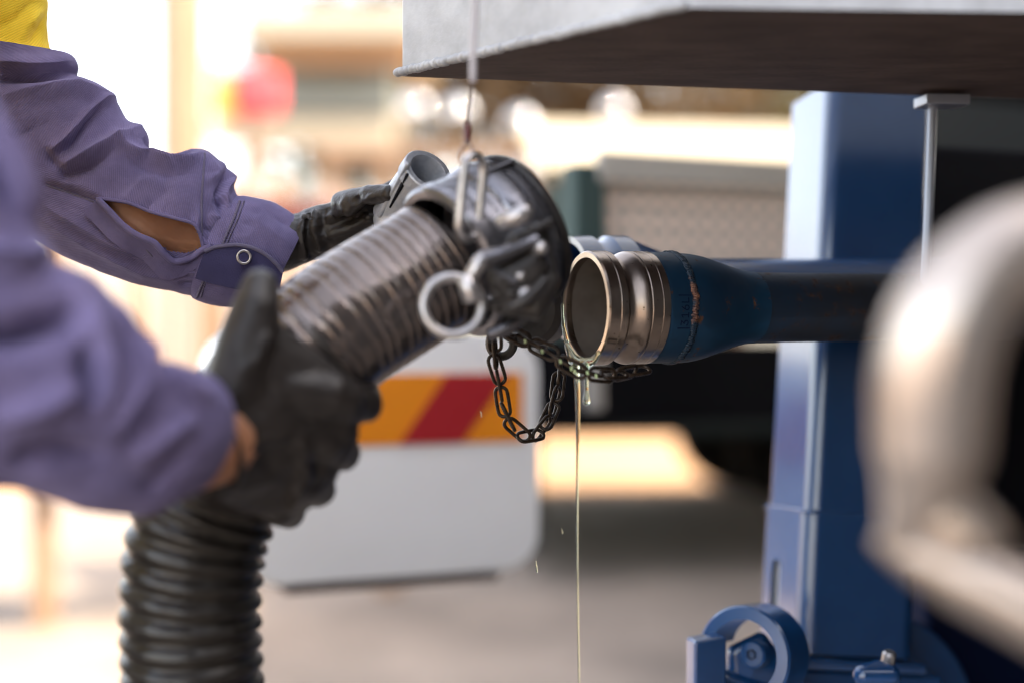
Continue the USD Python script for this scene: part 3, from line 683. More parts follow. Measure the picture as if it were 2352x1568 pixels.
#@@PERSON
# ================================================================== PERSON
pe = thing('person', 'worker in a faded purple and yellow work shirt and black gloves holding the hose', 'person', (-.60, .95, 0))
elbF, wriF = at(-60, 340, 1.175), at(640, 566, 1.178)
elbN, wriN = at(-120, 740, .755), at(480, 1005, .868)
shF, shN = np.array([-.50, 1.15, 1.40]), np.array([-.44, .78, 1.34])
bodym = []
bodym += bones([(-.60, .95, .98, .12), (-.59, .95, 1.15, .115), (-.57, .95, 1.32, .125), (-.55, .96, 1.42, .07), (-.53, .96, 1.50, .058), (-.50, .96, 1.56, .055)])
bodym += [m3d.Manifold.batch_hull([m3d.Manifold.sphere(r, 24).translate(p) for p, r in (([-.50, .96, 1.68], .092), ([-.47, .96, 1.64], .075), ([-.445, .96, 1.575], .040), ([-.53, .96, 1.66], .092))])]
bodym += bones([(-.395, .96, 1.655, .010), (-.376, .96, 1.618, .015)])                       # nose
for s_ in (-1, 1):
    bodym += bones([(-.50, .96 + s_ * .092, 1.665, .016), (-.50, .96 + s_ * .094, 1.63, .012)])      # ears
    bodym += bones([(-.60, .95 + s_ * .09, .93, .10), (-.585, .95 + s_ * .11, .50, .062), (-.61, .95 + s_ * .12, .10, .042), (-.52, .95 + s_ * .125, .05, .036)])
bodym += bones([(-.56, .95, 1.38, .07), (*shF, .062), (*elbF, .040), (*at(350, 524, 1.163), .0345), (*wriF, .0225), (*at(740, 540, 1.175), .014)])
bodym += bones([(-.56, .95, 1.38, .07), (*shN, .050), (*at(-190, 330, .752), .034), (*at(-145, 640, .755), .033), (*at(-60, 812, .762), .033), (*at(90, 892, .780), .031), (*at(250, 950, .808), .030), (*at(440, 1025, .860), .0275), (*at(500, 1012, .876), .0262), (*at(560, 1000, .89), .016)])
for s_ in (-1, 1):
    pass
bd = part(pe, 'body', melt(bodym, .012, 8), M['skin'], smooth=True, label='brown skin')

def interp_rows(rows, n):
    rows = np.asarray(rows, float)
    mid = (rows[:, 0:2] + rows[:, 2:4]) / 2
    s = np.r_[0, np.cumsum(np.linalg.norm(np.diff(rows[:, :4], axis=0), axis=1))]
    return PchipInterpolator(s, rows)(np.linspace(0, s[-1], n))

class Sleeve:
    """A cloth tube given by its upper and lower outline and depth; folds are real displacements."""
    def __init__(self, rows, n, m, kd, ridges=(), noise=.0008, seed=0, both=.6, gain=1.0):
        R = interp_rows(rows, n)
        A = np.array([at(u, v, d) for u, v, d in R[:, [0, 1, 4]]]); B = np.array([at(u, v, d) for u, v, d in R[:, [2, 3, 4]]])
        C, hv = (A + B) / 2, (A - B) / 2
        kd = np.interp(np.linspace(0, 1, n), np.linspace(0, 1, len(kd)), kd)
        ax = np.gradient(C, axis=0); ax /= np.linalg.norm(ax, axis=1, keepdims=True)
        dv = np.cross(hv, ax); dv /= np.linalg.norm(dv, axis=1, keepdims=True)
        dv *= np.sign(-dv[:, 1])[:, None] * (np.linalg.norm(hv, axis=1) * kd)[:, None]       # towards the camera
        ph = np.linspace(0, 2 * np.pi, m, endpoint=False)
        V = C[:, None] + np.cos(ph)[None, :, None] * hv[:, None] + np.sin(ph)[None, :, None] * dv[:, None]
        self.n, self.m, self.ph = n, m, ph
        Nn = np.cross(np.gradient(V, axis=0), np.roll(V, -1, 1) - np.roll(V, 1, 1))
        Nn /= np.maximum(np.linalg.norm(Nn, axis=2, keepdims=True), 1e-9)
        o = V - C[:, None]
        Nn *= np.sign((Nn * o).sum(2, keepdims=True))
        Vf, Nf = V.reshape(-1, 3), Nn.reshape(-1, 3)
        uv = px(Vf)
        front = np.tile(np.sin(ph) > -.35, n)
        disp = (meshkit.fbm(Vf * 26, 4, seed) - .5) * 2 * noise * 2 + (np.abs(meshkit.fbm(Vf * [55, 40, 75], 3, seed + 9) - .5) - .1) * noise * -1.3
        for poly, amp, w in ridges:
            amp, w = amp * gain, w * .85
            d, t = polydist(uv, poly)
            fade = .12 + .88 * np.sin(np.pi * np.clip(t, 0, 1)) ** .8
            g = (.55 * np.exp(-(d / w) ** 2) + .45 * np.exp(-d / (w * .55))) * fade * amp
            disp += np.where(front, g, g * both)
        self.V = Vf + Nf * disp[:, None]
        self.N = Nf
        self.F = grid_faces(n, m)
        sl = np.r_[0, np.cumsum(np.linalg.norm(np.diff(C, axis=0), axis=1))]
        self.uv = np.stack([np.tile((1 - np.abs(np.abs((ph - np.pi / 2 + np.pi) % (2 * np.pi) - np.pi)) / np.pi) * np.pi * .05, n), np.repeat(sl, m)], 1)
        fr = np.where(np.tile(np.sin(ph) > 0.02, n))[0]
        self.fr = fr
        self.tree = cKDTree(px(self.V[fr]))
    def mesh(self, drop=None):
        F_ = self.F
        if drop is not None:
            c = px(self.V[F_].mean(1))
            onfront = np.sin(self.ph[(F_[:, 0] % self.m)]) > 0
            from shapely.geometry import Polygon
            from shapely import contains_xy
            F_ = F_[~(contains_xy(Polygon(drop), c[:, 0], c[:, 1]) & onfront)]
        return trimesh.Trimesh(self.V, tri(F_), process=False)
    def on(self, pts, lift=.0, n=None):
        P = np.asarray(pts, float)
        if n:
            s = np.r_[0, np.cumsum(np.linalg.norm(np.diff(P, axis=0), axis=1))]
            t = np.linspace(0, s[-1], n)
            P = PchipInterpolator(s, P)(t)
        d, i = self.tree.query(P, k=6)
        w = 1 / (d + 1e-3); w /= w.sum(1, keepdims=True)
        dep = (self.V[self.fr][i][..., 1] * w).sum(1)
        if len(dep) > 8:
            dep = np.convolve(np.pad(dep, 3, mode='edge'), np.ones(7) / 7, 'valid')
        return np.array([at(u, v, y - lift) for (u, v), y in zip(P, dep)])

# far (left) arm
rowsF = [(166, 130, -330, 95, 1.165), (177, 152, -345, 190, 1.165), (171, 172, -330, 300, 1.165), (228, 203, -230, 420, 1.165), (268, 240, -80, 500, 1.165), (292, 276, 60, 545, 1.165), (335, 305, 150, 590, 1.165), (385, 345, 235, 626, 1.165),
         (436, 339, 310, 652, 1.165), (484, 356, 365, 664, 1.165), (513, 392, 402, 670, 1.165), (533, 430, 428, 677, 1.165), (546, 452, 443, 680, 1.166)]
ridF = [([(-40, 140), (60, 146), (165, 141)], .006, 20), ([(-40, 182), (100, 178), (160, 174)], -.006, 14),
        ([(0, 222), (60, 214), (176, 204), (258, 226)], .0075, 22), ([(226, 248), (196, 282), (165, 330), (130, 360)], -.0085, 17), ([(266, 228), (238, 234), (208, 256), (150, 318), (110, 350)], .0065, 13),
        ([(118, 395), (160, 372), (211, 350), (299, 309), (330, 290)], .0075, 20), ([(100, 340), (125, 375), (150, 398), (205, 384), (260, 350)], -.006, 16),
        ([(262, 312), (290, 340), (318, 356), (397, 374), (440, 367), (470, 350)], .0075, 16), ([(330, 318), (372, 338), (400, 352), (440, 345)], -.0085, 13),
        ([(300, 378), (380, 402), (455, 396)], -.0028, 20), ([(470, 350), (500, 400), (470, 420)], .003, 18),
        ([(318, 500), (350, 462), (400, 425)], -.0022, 18), ([(280, 460), (325, 420), (372, 398)], .0020, 18),
        ([(500, 372), (526, 415), (514, 450), (530, 490)], .0050, 11), ([(512, 384), (512, 415), (500, 450), (512, 500)], -.0050, 9),
        ([(90, 420), (160, 440), (240, 470)], -.004, 12), ([(60, 480), (200, 560), (330, 625), (430, 650)], .004, 18), ([(230, 560), (330, 610), (420, 620)], -.004, 14), ([(100, 470), (220, 535), (300, 590)], .004, 15),
        ([(455, 480), (452, 540), (470, 560)], .003, 12), ([(-60, 340), (30, 318), (130, 270)], -.003, 26)]
for k in range(7):
    yy = 470 + k * 31
    uu = 540 - (yy - 450) * .43
    ridF.append(([(uu - 42, yy + 4 * (k % 2) - 6), (uu - 2, yy)], .0024 * (1 if k % 2 else -1), 8))
sf = Sleeve(rowsF, 330, 260, [.62, .62, .6, .62, .66, .7, .75, .75], ridF, seed=3, gain=1.5)
slit = [(228, 459), (287, 466), (349, 489), (410, 505), (446, 517), (466, 568), (428, 582), (390, 577), (353, 553), (320, 540), (283, 516), (254, 487)]
slF = part(pe, 'left_sleeve', sf.mesh(slit), M['purple'], smooth=True, uv=sf.uv, label='faded purple far sleeve with an open slit at the forearm')
up_lip = [(222, 457), (287, 465), (349, 488), (410, 504), (446, 516), (462, 548), (466, 568)]
part(slF, 'slit_hem', tube(sf.on(up_lip, .0012, 60), .0014, 120, 10), M['purple'], smooth=True)
lo_lip = [(224, 458), (254, 488), (283, 518), (320, 543), (353, 557), (378, 585), (404, 602), (440, 592), (466, 574), (486, 566)]
part(slF, 'placket_edge', tube(sf.on(lo_lip, .0044, 70), .0026, 140, 12), M['purple'], smooth=True, label='raised placket edge')
flap = []
fl_o = sf.on(lo_lip, .0042, 60); fl_i = sf.on([(u - 34 + 16 * k / 9, v + 30 + 2 * k) for k, (u, v) in enumerate(lo_lip)], .0022, 60)
part(slF, 'placket', trimesh.Trimesh(np.vstack([fl_o, fl_i]), tri(grid_faces(2, 60, False)), process=False), M['purple'], smooth=True)
part(slF, 'elbow_seam', tube(sf.on([(470, 352), (467, 400), (463, 470), (464, 541)], .0004, 60), .0009, 90, 8), M['seam'], smooth=True)
part(slF, 'underarm_seam', tube(sf.on([(105, 425), (165, 446), (228, 470), (290, 525), (350, 590)], .0002, 60), .0009, 90, 8), M['seam'], smooth=True)
# cuff
rowsC = [(545, 449, 444, 684, 1.166), (556, 449, 452, 689, 1.166), (585, 454, 478, 698, 1.166), (620, 462, 515, 705, 1.167), (652, 478, 552, 708, 1.168), (684, 500, 590, 704, 1.169), (703, 516, 615, 696, 1.17)]
ridC = [([(600, 470), (630, 500), (690, 530)], -.0022, 14), ([(580, 500), (640, 545), (680, 570)], .0022, 22), ([(565, 480), (600, 490)], -.0016, 9), ([(552, 510), (590, 522)], -.0018, 8), ([(540, 540), (575, 546)], .0015, 8), ([(530, 560), (560, 562)], -.0015, 8), ([(470, 640), (500, 650)], -.0018, 8)]
sc = Sleeve(rowsC, 120, 180, [.82, .80, .80], ridC, seed=8, noise=.0006)
cuff = part(pe, 'left_cuff', sc.mesh(), M['purple'], smooth=True, uv=sc.uv, label='buttoned cuff of the far sleeve')
for off in (0, 9):
    part(cuff, 'cuff_seam', tube(sc.on([(551 + off, 462), (538 + off, 500), (518 + off, 545), (500 + off, 590), (470 + off * .6, 640), (452 + off, 684)], .0007, 80), .0011 if off == 0 else .0006, 160, 8, rfun=lambda t, p: .0003 * np.sin(t * 2600)), M['seam'], smooth=True)
tab_e = [(470, 578), (500, 567), (540, 563), (575, 568), (605, 582), (630, 602), (650, 626)]
te = sc.on(tab_e, .0056, 60)
part(cuff, 'tab_edge', tube(te, .0016, 140, 10), M['seam'], smooth=True)
tb_i = sc.on([(448, 640), (480, 650), (520, 660), (560, 668), (590, 672), (612, 676), (640, 680)], .0052, 60)
tab_rows = np.stack([te * (1 - q) + tb_i * q - np.array([0, .0012 * math.sin(q * math.pi), 0]) for q in np.linspace(0, 1, 10)])
part(cuff, 'cuff_tab', trimesh.Trimesh(tab_rows.reshape(-1, 3), tri(grid_faces(10, 60, False)), process=False), M['purple_dark'], smooth=True, label='darker overlapping cuff tab')
bc = sc.on([(560, 591)], .0072)[0]
bx = nrm([.28, -1, -.05])
sn = part(cuff, 'snap_button', ring(bc, bx, .0050, .0011, 40, 10), M['bright'], smooth=True, label='ring shaped brass snap')
part(sn, 'snap_centre', lathe(bc - bx * .001, bx, [(0, .0045), (.0008, .0045), (.0012, .003), (.0012, .0002)], 32), M['purple_dark'], smooth=True)
# yellow upper sleeve of the far arm
rowsY = [(40, -560, -460, -640, 1.16), (92, -240, -390, -300, 1.165), (104, -60, -360, -90, 1.165), (106, 40, -345, 10, 1.165), (108, 92, -338, 65, 1.165), (118, 120, -332, 92, 1.165), (148, 136, -325, 122, 1.165)]
ridY = [([(30, 118), (60, 60), (95, 20)], .005, 18), ([(0, 70), (40, 40), (80, 0)], -.004, 14), ([(60, 112), (90, 70), (104, 30)], -.003, 10)]
sy_ = Sleeve(rowsY, 120, 140, [.62, .62], ridY, seed=12, noise=.0015)
part(pe, 'yellow_upper_sleeve', sy_.mesh(), M['yellow'], smooth=True, uv=sy_.uv, label='bright yellow upper part of the far sleeve')

# near (right) arm
rowsN = [(-30, 120, -440, 170, .745), (-12, 205, -440, 255, .745), (30, 320, -440, 380, .745), (72, 445, -430, 560, .748), (80, 530, -380, 800, .752), (112, 596, -250, 1040, .758), (232, 656, -70, 1104, .775), (296, 740, 90, 1136, .79), (346, 816, 195, 1172, .805), (420, 840, 285, 1178, .82), (478, 860, 345, 1158, .835), (508, 893, 388, 1138, .845), (514, 918, 412, 1126, .85)]
ridN = [([(-20, 245), (30, 350), (66, 440), (76, 500)], .007, 22), ([(-60, 300), (10, 420), (50, 520)], -.012, 34), ([(-80, 560), (40, 600), (110, 570)], .010, 40),
        ([(-80, 770), (40, 775), (140, 740), (190, 700)], -.016, 40), ([(150, 640), (200, 720), (235, 860), (235, 960)], .012, 30), ([(260, 700), (300, 780), (310, 860)], .006, 28), ([(210, 760), (195, 850), (205, 930)], -.008, 22),
        ([(330, 770), (310, 880), (255, 1000)], .010, 26), ([(360, 850), (335, 950), (300, 1030)], -.012, 22), ([(380, 850), (440, 900), (490, 920)], .007, 26), ([(0, 960), (100, 930), (190, 880)], .009, 40), ([(20, 1060), (120, 1040), (240, 1040)], -.010, 32), ([(300, 1060), (380, 1000), (450, 960)], .006, 26), ([(330, 1130), (400, 1070), (450, 1020)], -.005, 20)]
sn_ = Sleeve(rowsN, 220, 200, [.6, .6, .62, .68, .72, .75], ridN, seed=21, noise=.0016, gain=1.35)
part(pe, 'right_sleeve', sn_.mesh(), M['purple'], smooth=True, uv=sn_.uv, label='blurred faded purple near sleeve')
rowsNY = [(-60, -420, -560, -420, .75), (-40, -150, -470, -140, .748), (-40, 60, -435, 110, .746), (-28, 130, -430, 180, .745)]
part(pe, 'yellow_upper_sleeve', Sleeve(rowsNY, 60, 80, [.6, .6], seed=22).mesh(), M['yellow'], smooth=True, label='bright yellow upper part of the near sleeve')
# rest of the clothes, outside the frame
part(pe, 'shirt', melt(bones([(-.60, .95, .96, .150), (-.59, .95, 1.15, .145), (-.575, .95, 1.33, .145), (-.55, .96, 1.43, .075)]) + bones([(-.56, .95, 1.37, .09), (*shF, .080), (*(shF * .4 + elbF * .6), .07)]) + bones([(-.56, .95, 1.35, .09), (*shN, .080), (*(shN * .6 + elbN * .4), .07)]), .015, 10), M['yellow'], smooth=True)
part(pe, 'trousers', melt(sum([bones([(-.60, .95 + s_ * .05, 1.0, .125), (-.60, .95 + s_ * .09, .90, .115), (-.585, .95 + s_ * .11, .50, .085), (-.61, .95 + s_ * .12, .14, .075)]) for s_ in (-1, 1)], []), .015, 10), M['navy_cloth'], smooth=True)
for s_ in (-1, 1):
    part(pe, 'boot', melt(bones([(-.61, .95 + s_ * .12, .16, .062), (-.60, .95 + s_ * .12, .062, .055), (-.52, .95 + s_ * .125, .055, .050), (-.46, .95 + s_ * .13, .045, .040)]), .01, 6), M['tyre'], smooth=True)
    part(bd, 'eye', trimesh.Trimesh(*(lambda s: (s.vertices + [-.411, .96 + s_ * .032, 1.663], s.faces))(trimesh.creation.icosphere(2, .011)), process=False), M['white'], smooth=True)
part(bd, 'mouth', melt(bones([(-.400, .94, 1.578, .006), (-.396, .96, 1.578, .007), (-.400, .98, 1.578, .006)]), .004, 3), M['darkred'], smooth=True)
hat = m3d.Manifold.sphere(.125, 48).scale([1.12, .98, .9]).trim_by_plane([0, 0, 1], 0.0)
hat = hat.translate([-.505, .96, 1.705]) + m3d.Manifold.cylinder(.008, .15, .15, 48).scale([1.15, .95, 1]).translate([-.49, .96, 1.703])
part(pe, 'hard_hat', hat, M['white'], smooth=40)

# near glove: right hand closed round the hose, thumb up
palm = [hullpx([(515, 1012, .884, 92), (490, 1080, .884, 70), (560, 920, .885, 70), (640, 960, .895, 62), (600, 1060, .905, 66), (560, 1130, .925, 60), (500, 1085, .90, 85)])]
palm += [hullpx([(515, 1000, .882, 90), (530, 885, .885, 68), (590, 800, .893, 55), (660, 900, .895, 50)])]
thumb = chain([(540, 900, .882, 78), (566, 800, .885, 74), (588, 715, .888, 58), (598, 662, .898, 43)])
web = [hullpx([(562, 795, .886, 60), (625, 770, .893, 36), (720, 862, .903, 38), (800, 905, .912, 36), (640, 900, .893, 58)])]
fing = chain([(650, 890, .895, 62), (760, 905, .903, 52), (838, 928, .930, 42), (835, 905, .985, 36), (780, 850, 1.03, 32), (730, 800, 1.045, 28)])
fing += chain([(650, 975, .902, 62), (745, 1010, .915, 52), (783, 1040, .942, 44), (780, 1010, 1.00, 37), (715, 940, 1.045, 33), (670, 890, 1.055, 29)])
fing += chain([(612, 1065, .912, 58), (700, 1105, .928, 48), (728, 1122, .953, 44), (715, 1085, 1.01, 35), (655, 1010, 1.05, 32), (615, 960, 1.06, 28)])
fing += chain([(565, 1125, .93, 52), (640, 1165, .942, 43), (662, 1174, .962, 40), (650, 1150, 1.01, 32), (600, 1090, 1.045, 29), (570, 1050, 1.055, 26)])
pads = [hullpx([(650, 890, .895, 60), (790, 912, .908, 46), (650, 975, .902, 60), (765, 1018, .922, 44)]),
        hullpx([(650, 975, .902, 60), (755, 1016, .918, 44), (612, 1065, .912, 58), (708, 1108, .932, 42)]),
        hullpx([(612, 1065, .912, 58), (706, 1108, .930, 42), (565, 1125, .93, 52), (648, 1167, .945, 38)]), hullpx([(495, 1090, .892, 72), (565, 1125, .92, 58), (520, 1130, .915, 50)])]
pads += [hullpx([(655, 895, .899, 62), (800, 922, .915, 46), (770, 1020, .925, 46), (722, 1100, .937, 44), (660, 1160, .947, 40), (565, 1120, .918, 60), (515, 1030, .890, 90)])]
gl = melt(palm + thumb + web + pads + fing, .0030, 46)
guv = px(gl.vertices)
for poly, amp, w in (([(690, 985), (705, 1090), (660, 1180)], .0042, 16), ([(560, 900), (600, 1000), (620, 1100)], -.002, 22), ([(690, 962), (760, 968), (850, 985)], -.0022, 12), ([(660, 1045), (720, 1062), (790, 1085)], -.0020, 12),
                     ([(500, 960), (520, 1050), (480, 1120)], .003, 16), ([(540, 860), (590, 830), (620, 760)], .0025, 14), ([(560, 1040), (610, 1010), (680, 1000)], .002, 12)):
    d, t = polydist(guv, poly)
    gl.vertices = gl.vertices + gl.vertex_normals * (np.exp(-(d / w) ** 2) * amp * np.clip(np.minimum(t, 1 - t) * 6 + .1, 0, 1) * (gl.vertices[:, 1] < .97))[:, None]
ruffle(gl, .0011, 30, 5)
ruffle(gl, .0004, 110, 6)
part(pe, 'right_glove', gl, M['glove'], smooth=True, label='black glove gripping the hose')
part(pe, 'glove_rim', ring(at(497, 1022, .876), nrm(at(600, 985, .895) - at(420, 1060, .860)), .0262, .0026, 60, 10), M['glove'], smooth=True)

# far glove: left hand behind the coupler, fingers round the open lever
gp = [hullpx([(690, 552, 1.172, 44), (725, 530, 1.172, 52), (800, 510, 1.17, 58), (870, 490, 1.165, 52), (850, 545, 1.175, 50)])]
gp += chain([(640, 560, 1.168, 66), (700, 548, 1.172, 56)])
gp += chain([(850, 478, 1.155, 34), (905, 440, 1.165, 28), (960, 425, 1.20, 24), (1000, 470, 1.19, 22)])
gp += chain([(865, 500, 1.16, 34), (930, 478, 1.18, 28), (985, 490, 1.20, 24), (1010, 530, 1.18, 22)])
gp += chain([(860, 530, 1.17, 33), (930, 530, 1.19, 27), (985, 545, 1.20, 23), (1005, 580, 1.18, 20)])
gp += chain([(845, 560, 1.18, 30), (905, 575, 1.19, 24), (955, 595, 1.19, 20), (975, 620, 1.17, 18)])
gp += chain([(790, 470, 1.150, 32), (850, 448, 1.118, 25), (893, 444, 1.100, 21)])
gf = melt(gp, .0026, 20)
guv = px(gf.vertices)
for k, (poly, amp, w) in enumerate(([([(700, 500), (692, 540), (700, 585)], .0045, 8), ([(714, 498), (706, 540), (714, 590)], -.0032, 7), ([(726, 494), (722, 530), (735, 570)], .0050, 8), ([(745, 486), (742, 530), (760, 560)], -.003, 8),
                                     ([(755, 500), (800, 482), (850, 455)], .0030, 9), ([(760, 520), (810, 500), (870, 480)], -.0030, 9), ([(750, 545), (800, 530), (850, 500)], .0028, 9), ([(790, 470), (812, 495), (850, 500)], .0026, 8), ([(820, 458), (846, 480), (880, 485)], -.0026, 7)])):
    d, t = polydist(guv, poly)
    gf.vertices = gf.vertices + gf.vertex_normals * (np.exp(-(d / w) ** 2) * amp)[:, None]
ruffle(gf, .0016, 75, 9)
part(pe, 'left_glove', gf, M['glove'], smooth=True, label='wrinkled black glove holding the open lever')

#@@BACK
# ================================================================== BACKGROUND
# ---- white truck corner with hazard tape
wt = thing('white_truck', 'white truck corner with orange and red hazard tape and a grey perforated guard', 'truck', (-.15, 2.0, 0))
wa, wb = at(556, 1356, 1.74), at(1238, 1313, 1.895)
wx = nrm((wb - wa) * [1, 1, 0]); wy = np.cross(EZ, wx)
Lw = np.linalg.norm((wb - wa)[:2])
zlo = wa[2] + .002; zhi = HC + .012
Hh = zhi - zlo
wo = np.array([wa[0], wa[1], zlo])
def wpt(x, y, z):
    return wo + wx * x + wy * y + EZ * z
def wplace(man, x, y, z):
    return place(man, wpt(x, y, z), wx, wy, EZ)
csp = m3d.CrossSection([[(0, 0), (Lw, 0), (Lw, Hh), (0, Hh)]]).offset(-.052, m3d.JoinType.Miter, 2).offset(.052, m3d.JoinType.Round, 2, 48)
pan = csp.offset(-.006, m3d.JoinType.Round, 2, 16).extrude(.012) + csp.extrude(.26).translate([0, 0, .006 - .272])
pm = pan.transform(frame_m(wo, wx, EZ, -wy))
part(wt, 'corner_panel', pm, M['white'], smooth=40, label='white rounded corner panel')
part(wt, 'bottom_lip', wplace(rbox((Lw - .11, .25, .010), .003), Lw / 2, .13, -.007), M['under'])
ta, tb = at(470, 880, 1.72), at(1192, 868, 1.87)
def tapez(x):  return (.142, .206)
x0, x1 = .012, Lw - .030
zt0, zt1 = .172, .262
part(wt, 'reflective_tape', wplace(rbox((x1 - x0, .003, zt1 - zt0), .0012), (x0 + x1) / 2, -.0140, (zt0 + zt1) / 2), M['orange'], label='orange hazard tape')
for k, xs in enumerate((-.062, .197)):
    a0 = max(xs, x0 + .001)
    poly = m3d.CrossSection([[(xs, zt0 + .001), (xs + .085, zt0 + .001), (xs + .150, zt1 - .001), (xs + .064, zt1 - .001)]]) ^ m3d.CrossSection([[(x0, 0), (x1 - .002, 0), (x1 - .002, 1), (x0, 1)]])
    st = poly.extrude(.002).transform(frame_m(wo - wy * .0150, wx, EZ, -wy))
    part(wt, 'red_stripe', st, M['red'], smooth=False)
part(wt, 'chassis_rail', wplace(rbox((.40, .3, .12), .01), .30, .42, .12), M['black'])
part(wt, 'chassis_beam', wplace(rbox((3.0, .10, .13), .01), Lw * .5 + 1.5, .34, .235), M['black'])
part(wt, 'wheel', lathe(wpt(2.3, .5, .36 - zlo), wy, [(0, .02), (0, .22), (0, .33), (.03, .36), (.19, .36), (.22, .33), (.22, .22), (.22, .02)], 40), M['tyre'])

ts = np.linspace(0, 3, 3000)
us = px(np.array([wpt(t, .16, 0) for t in ts]))[:, 0]
tx0, tx1 = np.interp(1392, us, ts), np.interp(1860, us, ts)
zh0, zh1 = HC + .02 - zlo, HC + .252 - zlo
bars = []
for x in np.arange(tx0, tx1, .029):
    bars.append(wplace(rbox((.0135, .004, zh1 - zh0), .001, 4), x, .16, (zh0 + zh1) / 2))
for z in np.arange(zh0, zh1, .029):
    bars.append(wplace(rbox((tx1 - tx0, .004, .0135), .001, 4), (tx0 + tx1) / 2, .165, z))
part(wt, 'perforated_panel', join(*bars), M['grille'], smooth=False, label='grey perforated guard panel')
part(wt, 'guard_end', wplace(rbox((.052, .05, zh1 - zh0 + .02), .006), tx0 - .032, .17, (zh0 + zh1) / 2), M['teal'], label='dark teal end of the guard')
part(wt, 'guard_rail', wplace(rbox((tx1 - tx0 + .04, .02, .045), .003), (tx0 + tx1) / 2, .15, zh1 + .006), M['grille'])
for x in (tx0 - .01, tx1 + .01):
    part(wt, 'guard_post', wplace(rbox((.025, .025, zh1 - .2), .003), x, .18, .2 + (zh1 - .2) / 2), M['grille'])

# ---- dark truck further back
dk = thing('dark_truck', 'dark truck with a cream cover on top parked far behind the pipe', 'truck', (1.6, 6.2, 0))
dO = np.array([.14, 5.9, 0])
da = math.radians(6)
DX, DY = np.array([math.cos(da), math.sin(da), 0]), np.array([-math.sin(da), math.cos(da), 0])
def dbox(name, x0, x1, y0, y1, z0, z1, m_, r=.02, label=None):
    c = dO + DX * (x0 + x1) / 2 + DY * (y0 + y1) / 2 + EZ * (z0 + z1) / 2
    return part(dk, name, place(rbox((x1 - x0, y1 - y0, z1 - z0), r), c, DX, DY, EZ), m_, label=label)
dbox('chassis', -.02, 4.2, 0, 4.0, .60, 1.02, M['dkgreen'], label='dark chassis low over the ground')
dbox('chassis_band', .12, 4.2, -.06, 0.02, .62, .74, M['band'])
gx0, gx1, gz0, gz1 = .26, 1.30, 1.06, 1.70
dbox('side_box', .02, .24, .0, .5, 1.02, 1.68, M['teal'], label='teal end box')
dbox('panel_frame', gx0, 4.2, .06, .10, gz0, gz1, M['pink'], label='pinkish side sheet')
cov = []
for i in range(24):
    q = i / 23
    cov.append([dO + DX * (-.05 + 4.2 * 0) + DY * (-.08 + .9 * q) + EZ * (1.72 + .30 * math.sin(q * 1.5)), dO + DX * 4.2 + DY * (-.08 + .9 * q) + EZ * (1.70 + .30 * math.sin(q * 1.5))])
cov = np.array(cov)
lowr = cov - EZ * .03
Vc = np.concatenate([cov, lowr[::-1]])
part(dk, 'cream_cover', trimesh.Trimesh(Vc.reshape(-1, 3), tri(grid_faces(len(Vc), 2, False)), process=False), M['cream'], smooth=40, label='sunlit cream cover sheet on top')
dbox('shade_block', 1.5, 4.2, -2.6, -.12, .62, 2.62, M['dkgreen'], .06, label='taller unseen block added at the right to shade the yard')  # unseen block put in to cast shade on the ground in front
dbox('dark_side_panel', -.06, -.02, .05, 3.9, .10, 1.0, M['dkgreen'])  # edge-on panel added to darken the ground under the truck
for x in (1.8, 2.8, 3.8):
    for y in (.02, 1.85, 3.4):
        part(dk, 'wheel', lathe(dO + DX * x + DY * y + EZ * .46, DY, [(0, .02), (0, .3), (0, .43), (.03, .46), (.27, .46), (.3, .43), (.3, .3), (.3, .02)], 40), M['tyre'])

glintbar = dbox('glint_bar', -1.0, 3.2, 1.9, 1.98, 1.98, 2.06, M['boards'])  # bar made up to carry the glint domes
dbox('glint_bar_stay', .15, .22, 1.9, 1.98, 1.0, 1.98, M['boards'])
for (u, v, d) in ((1195, 285, 7.6), (1410, 258, 7.9), (1052, 258, 7.5), (955, 250, 7.4), (1236, 392, 6.4)):
    c_ = at(u, v, d)
    part(dk, 'glint_dome', lathe(c_, nrm([-.1, -1, .25]), [(.06, .01), (.06, .045), (.035, .065), (.0, .072), (-.02, .066), (-.036, .05), (-.045, .026), (-.047, .001)][::-1], 36), M['chrome'], smooth=True)  # polished domes added to throw blurred glints, not lamps

# ---- pale shed far left
sd_ = thing('pale_shed', 'pale grey green shed with a beige roof edge in the bright upper left background', 'shed', (-1.9, 12.6, 0))
def sbox(name, u0, u1, v0, v1, d, dep, m_):
    a_, b_ = at(u0, v1, d), at(u1, v0, d)
    return part(sd_, name, place(rbox((b_[0] - a_[0], dep, b_[2] - a_[2]), .02), [(a_[0] + b_[0]) / 2, d + dep / 2, (a_[2] + b_[2]) / 2]), m_)
sbox('wall', 585, 905, 128, 262, 12, 2.0, M['greygreen'])
sbox('fascia', 600, 940, 84, 140, 11.6, .3, M['beige'])
sbox('roof', 560, 960, 20, 82, 11.4, 3.0, M['cream'])
for uu in (600, 760, 890):
    q = at(uu, 262, 12.2)
    part(sd_, 'post', place(rbox((.12, .12, q[2]), .01), [q[0], 12.2, q[2] / 2]), M['beige'])
sbox('low_wall', 480, 905, 268, 330, 12.1, .2, M['cream'])
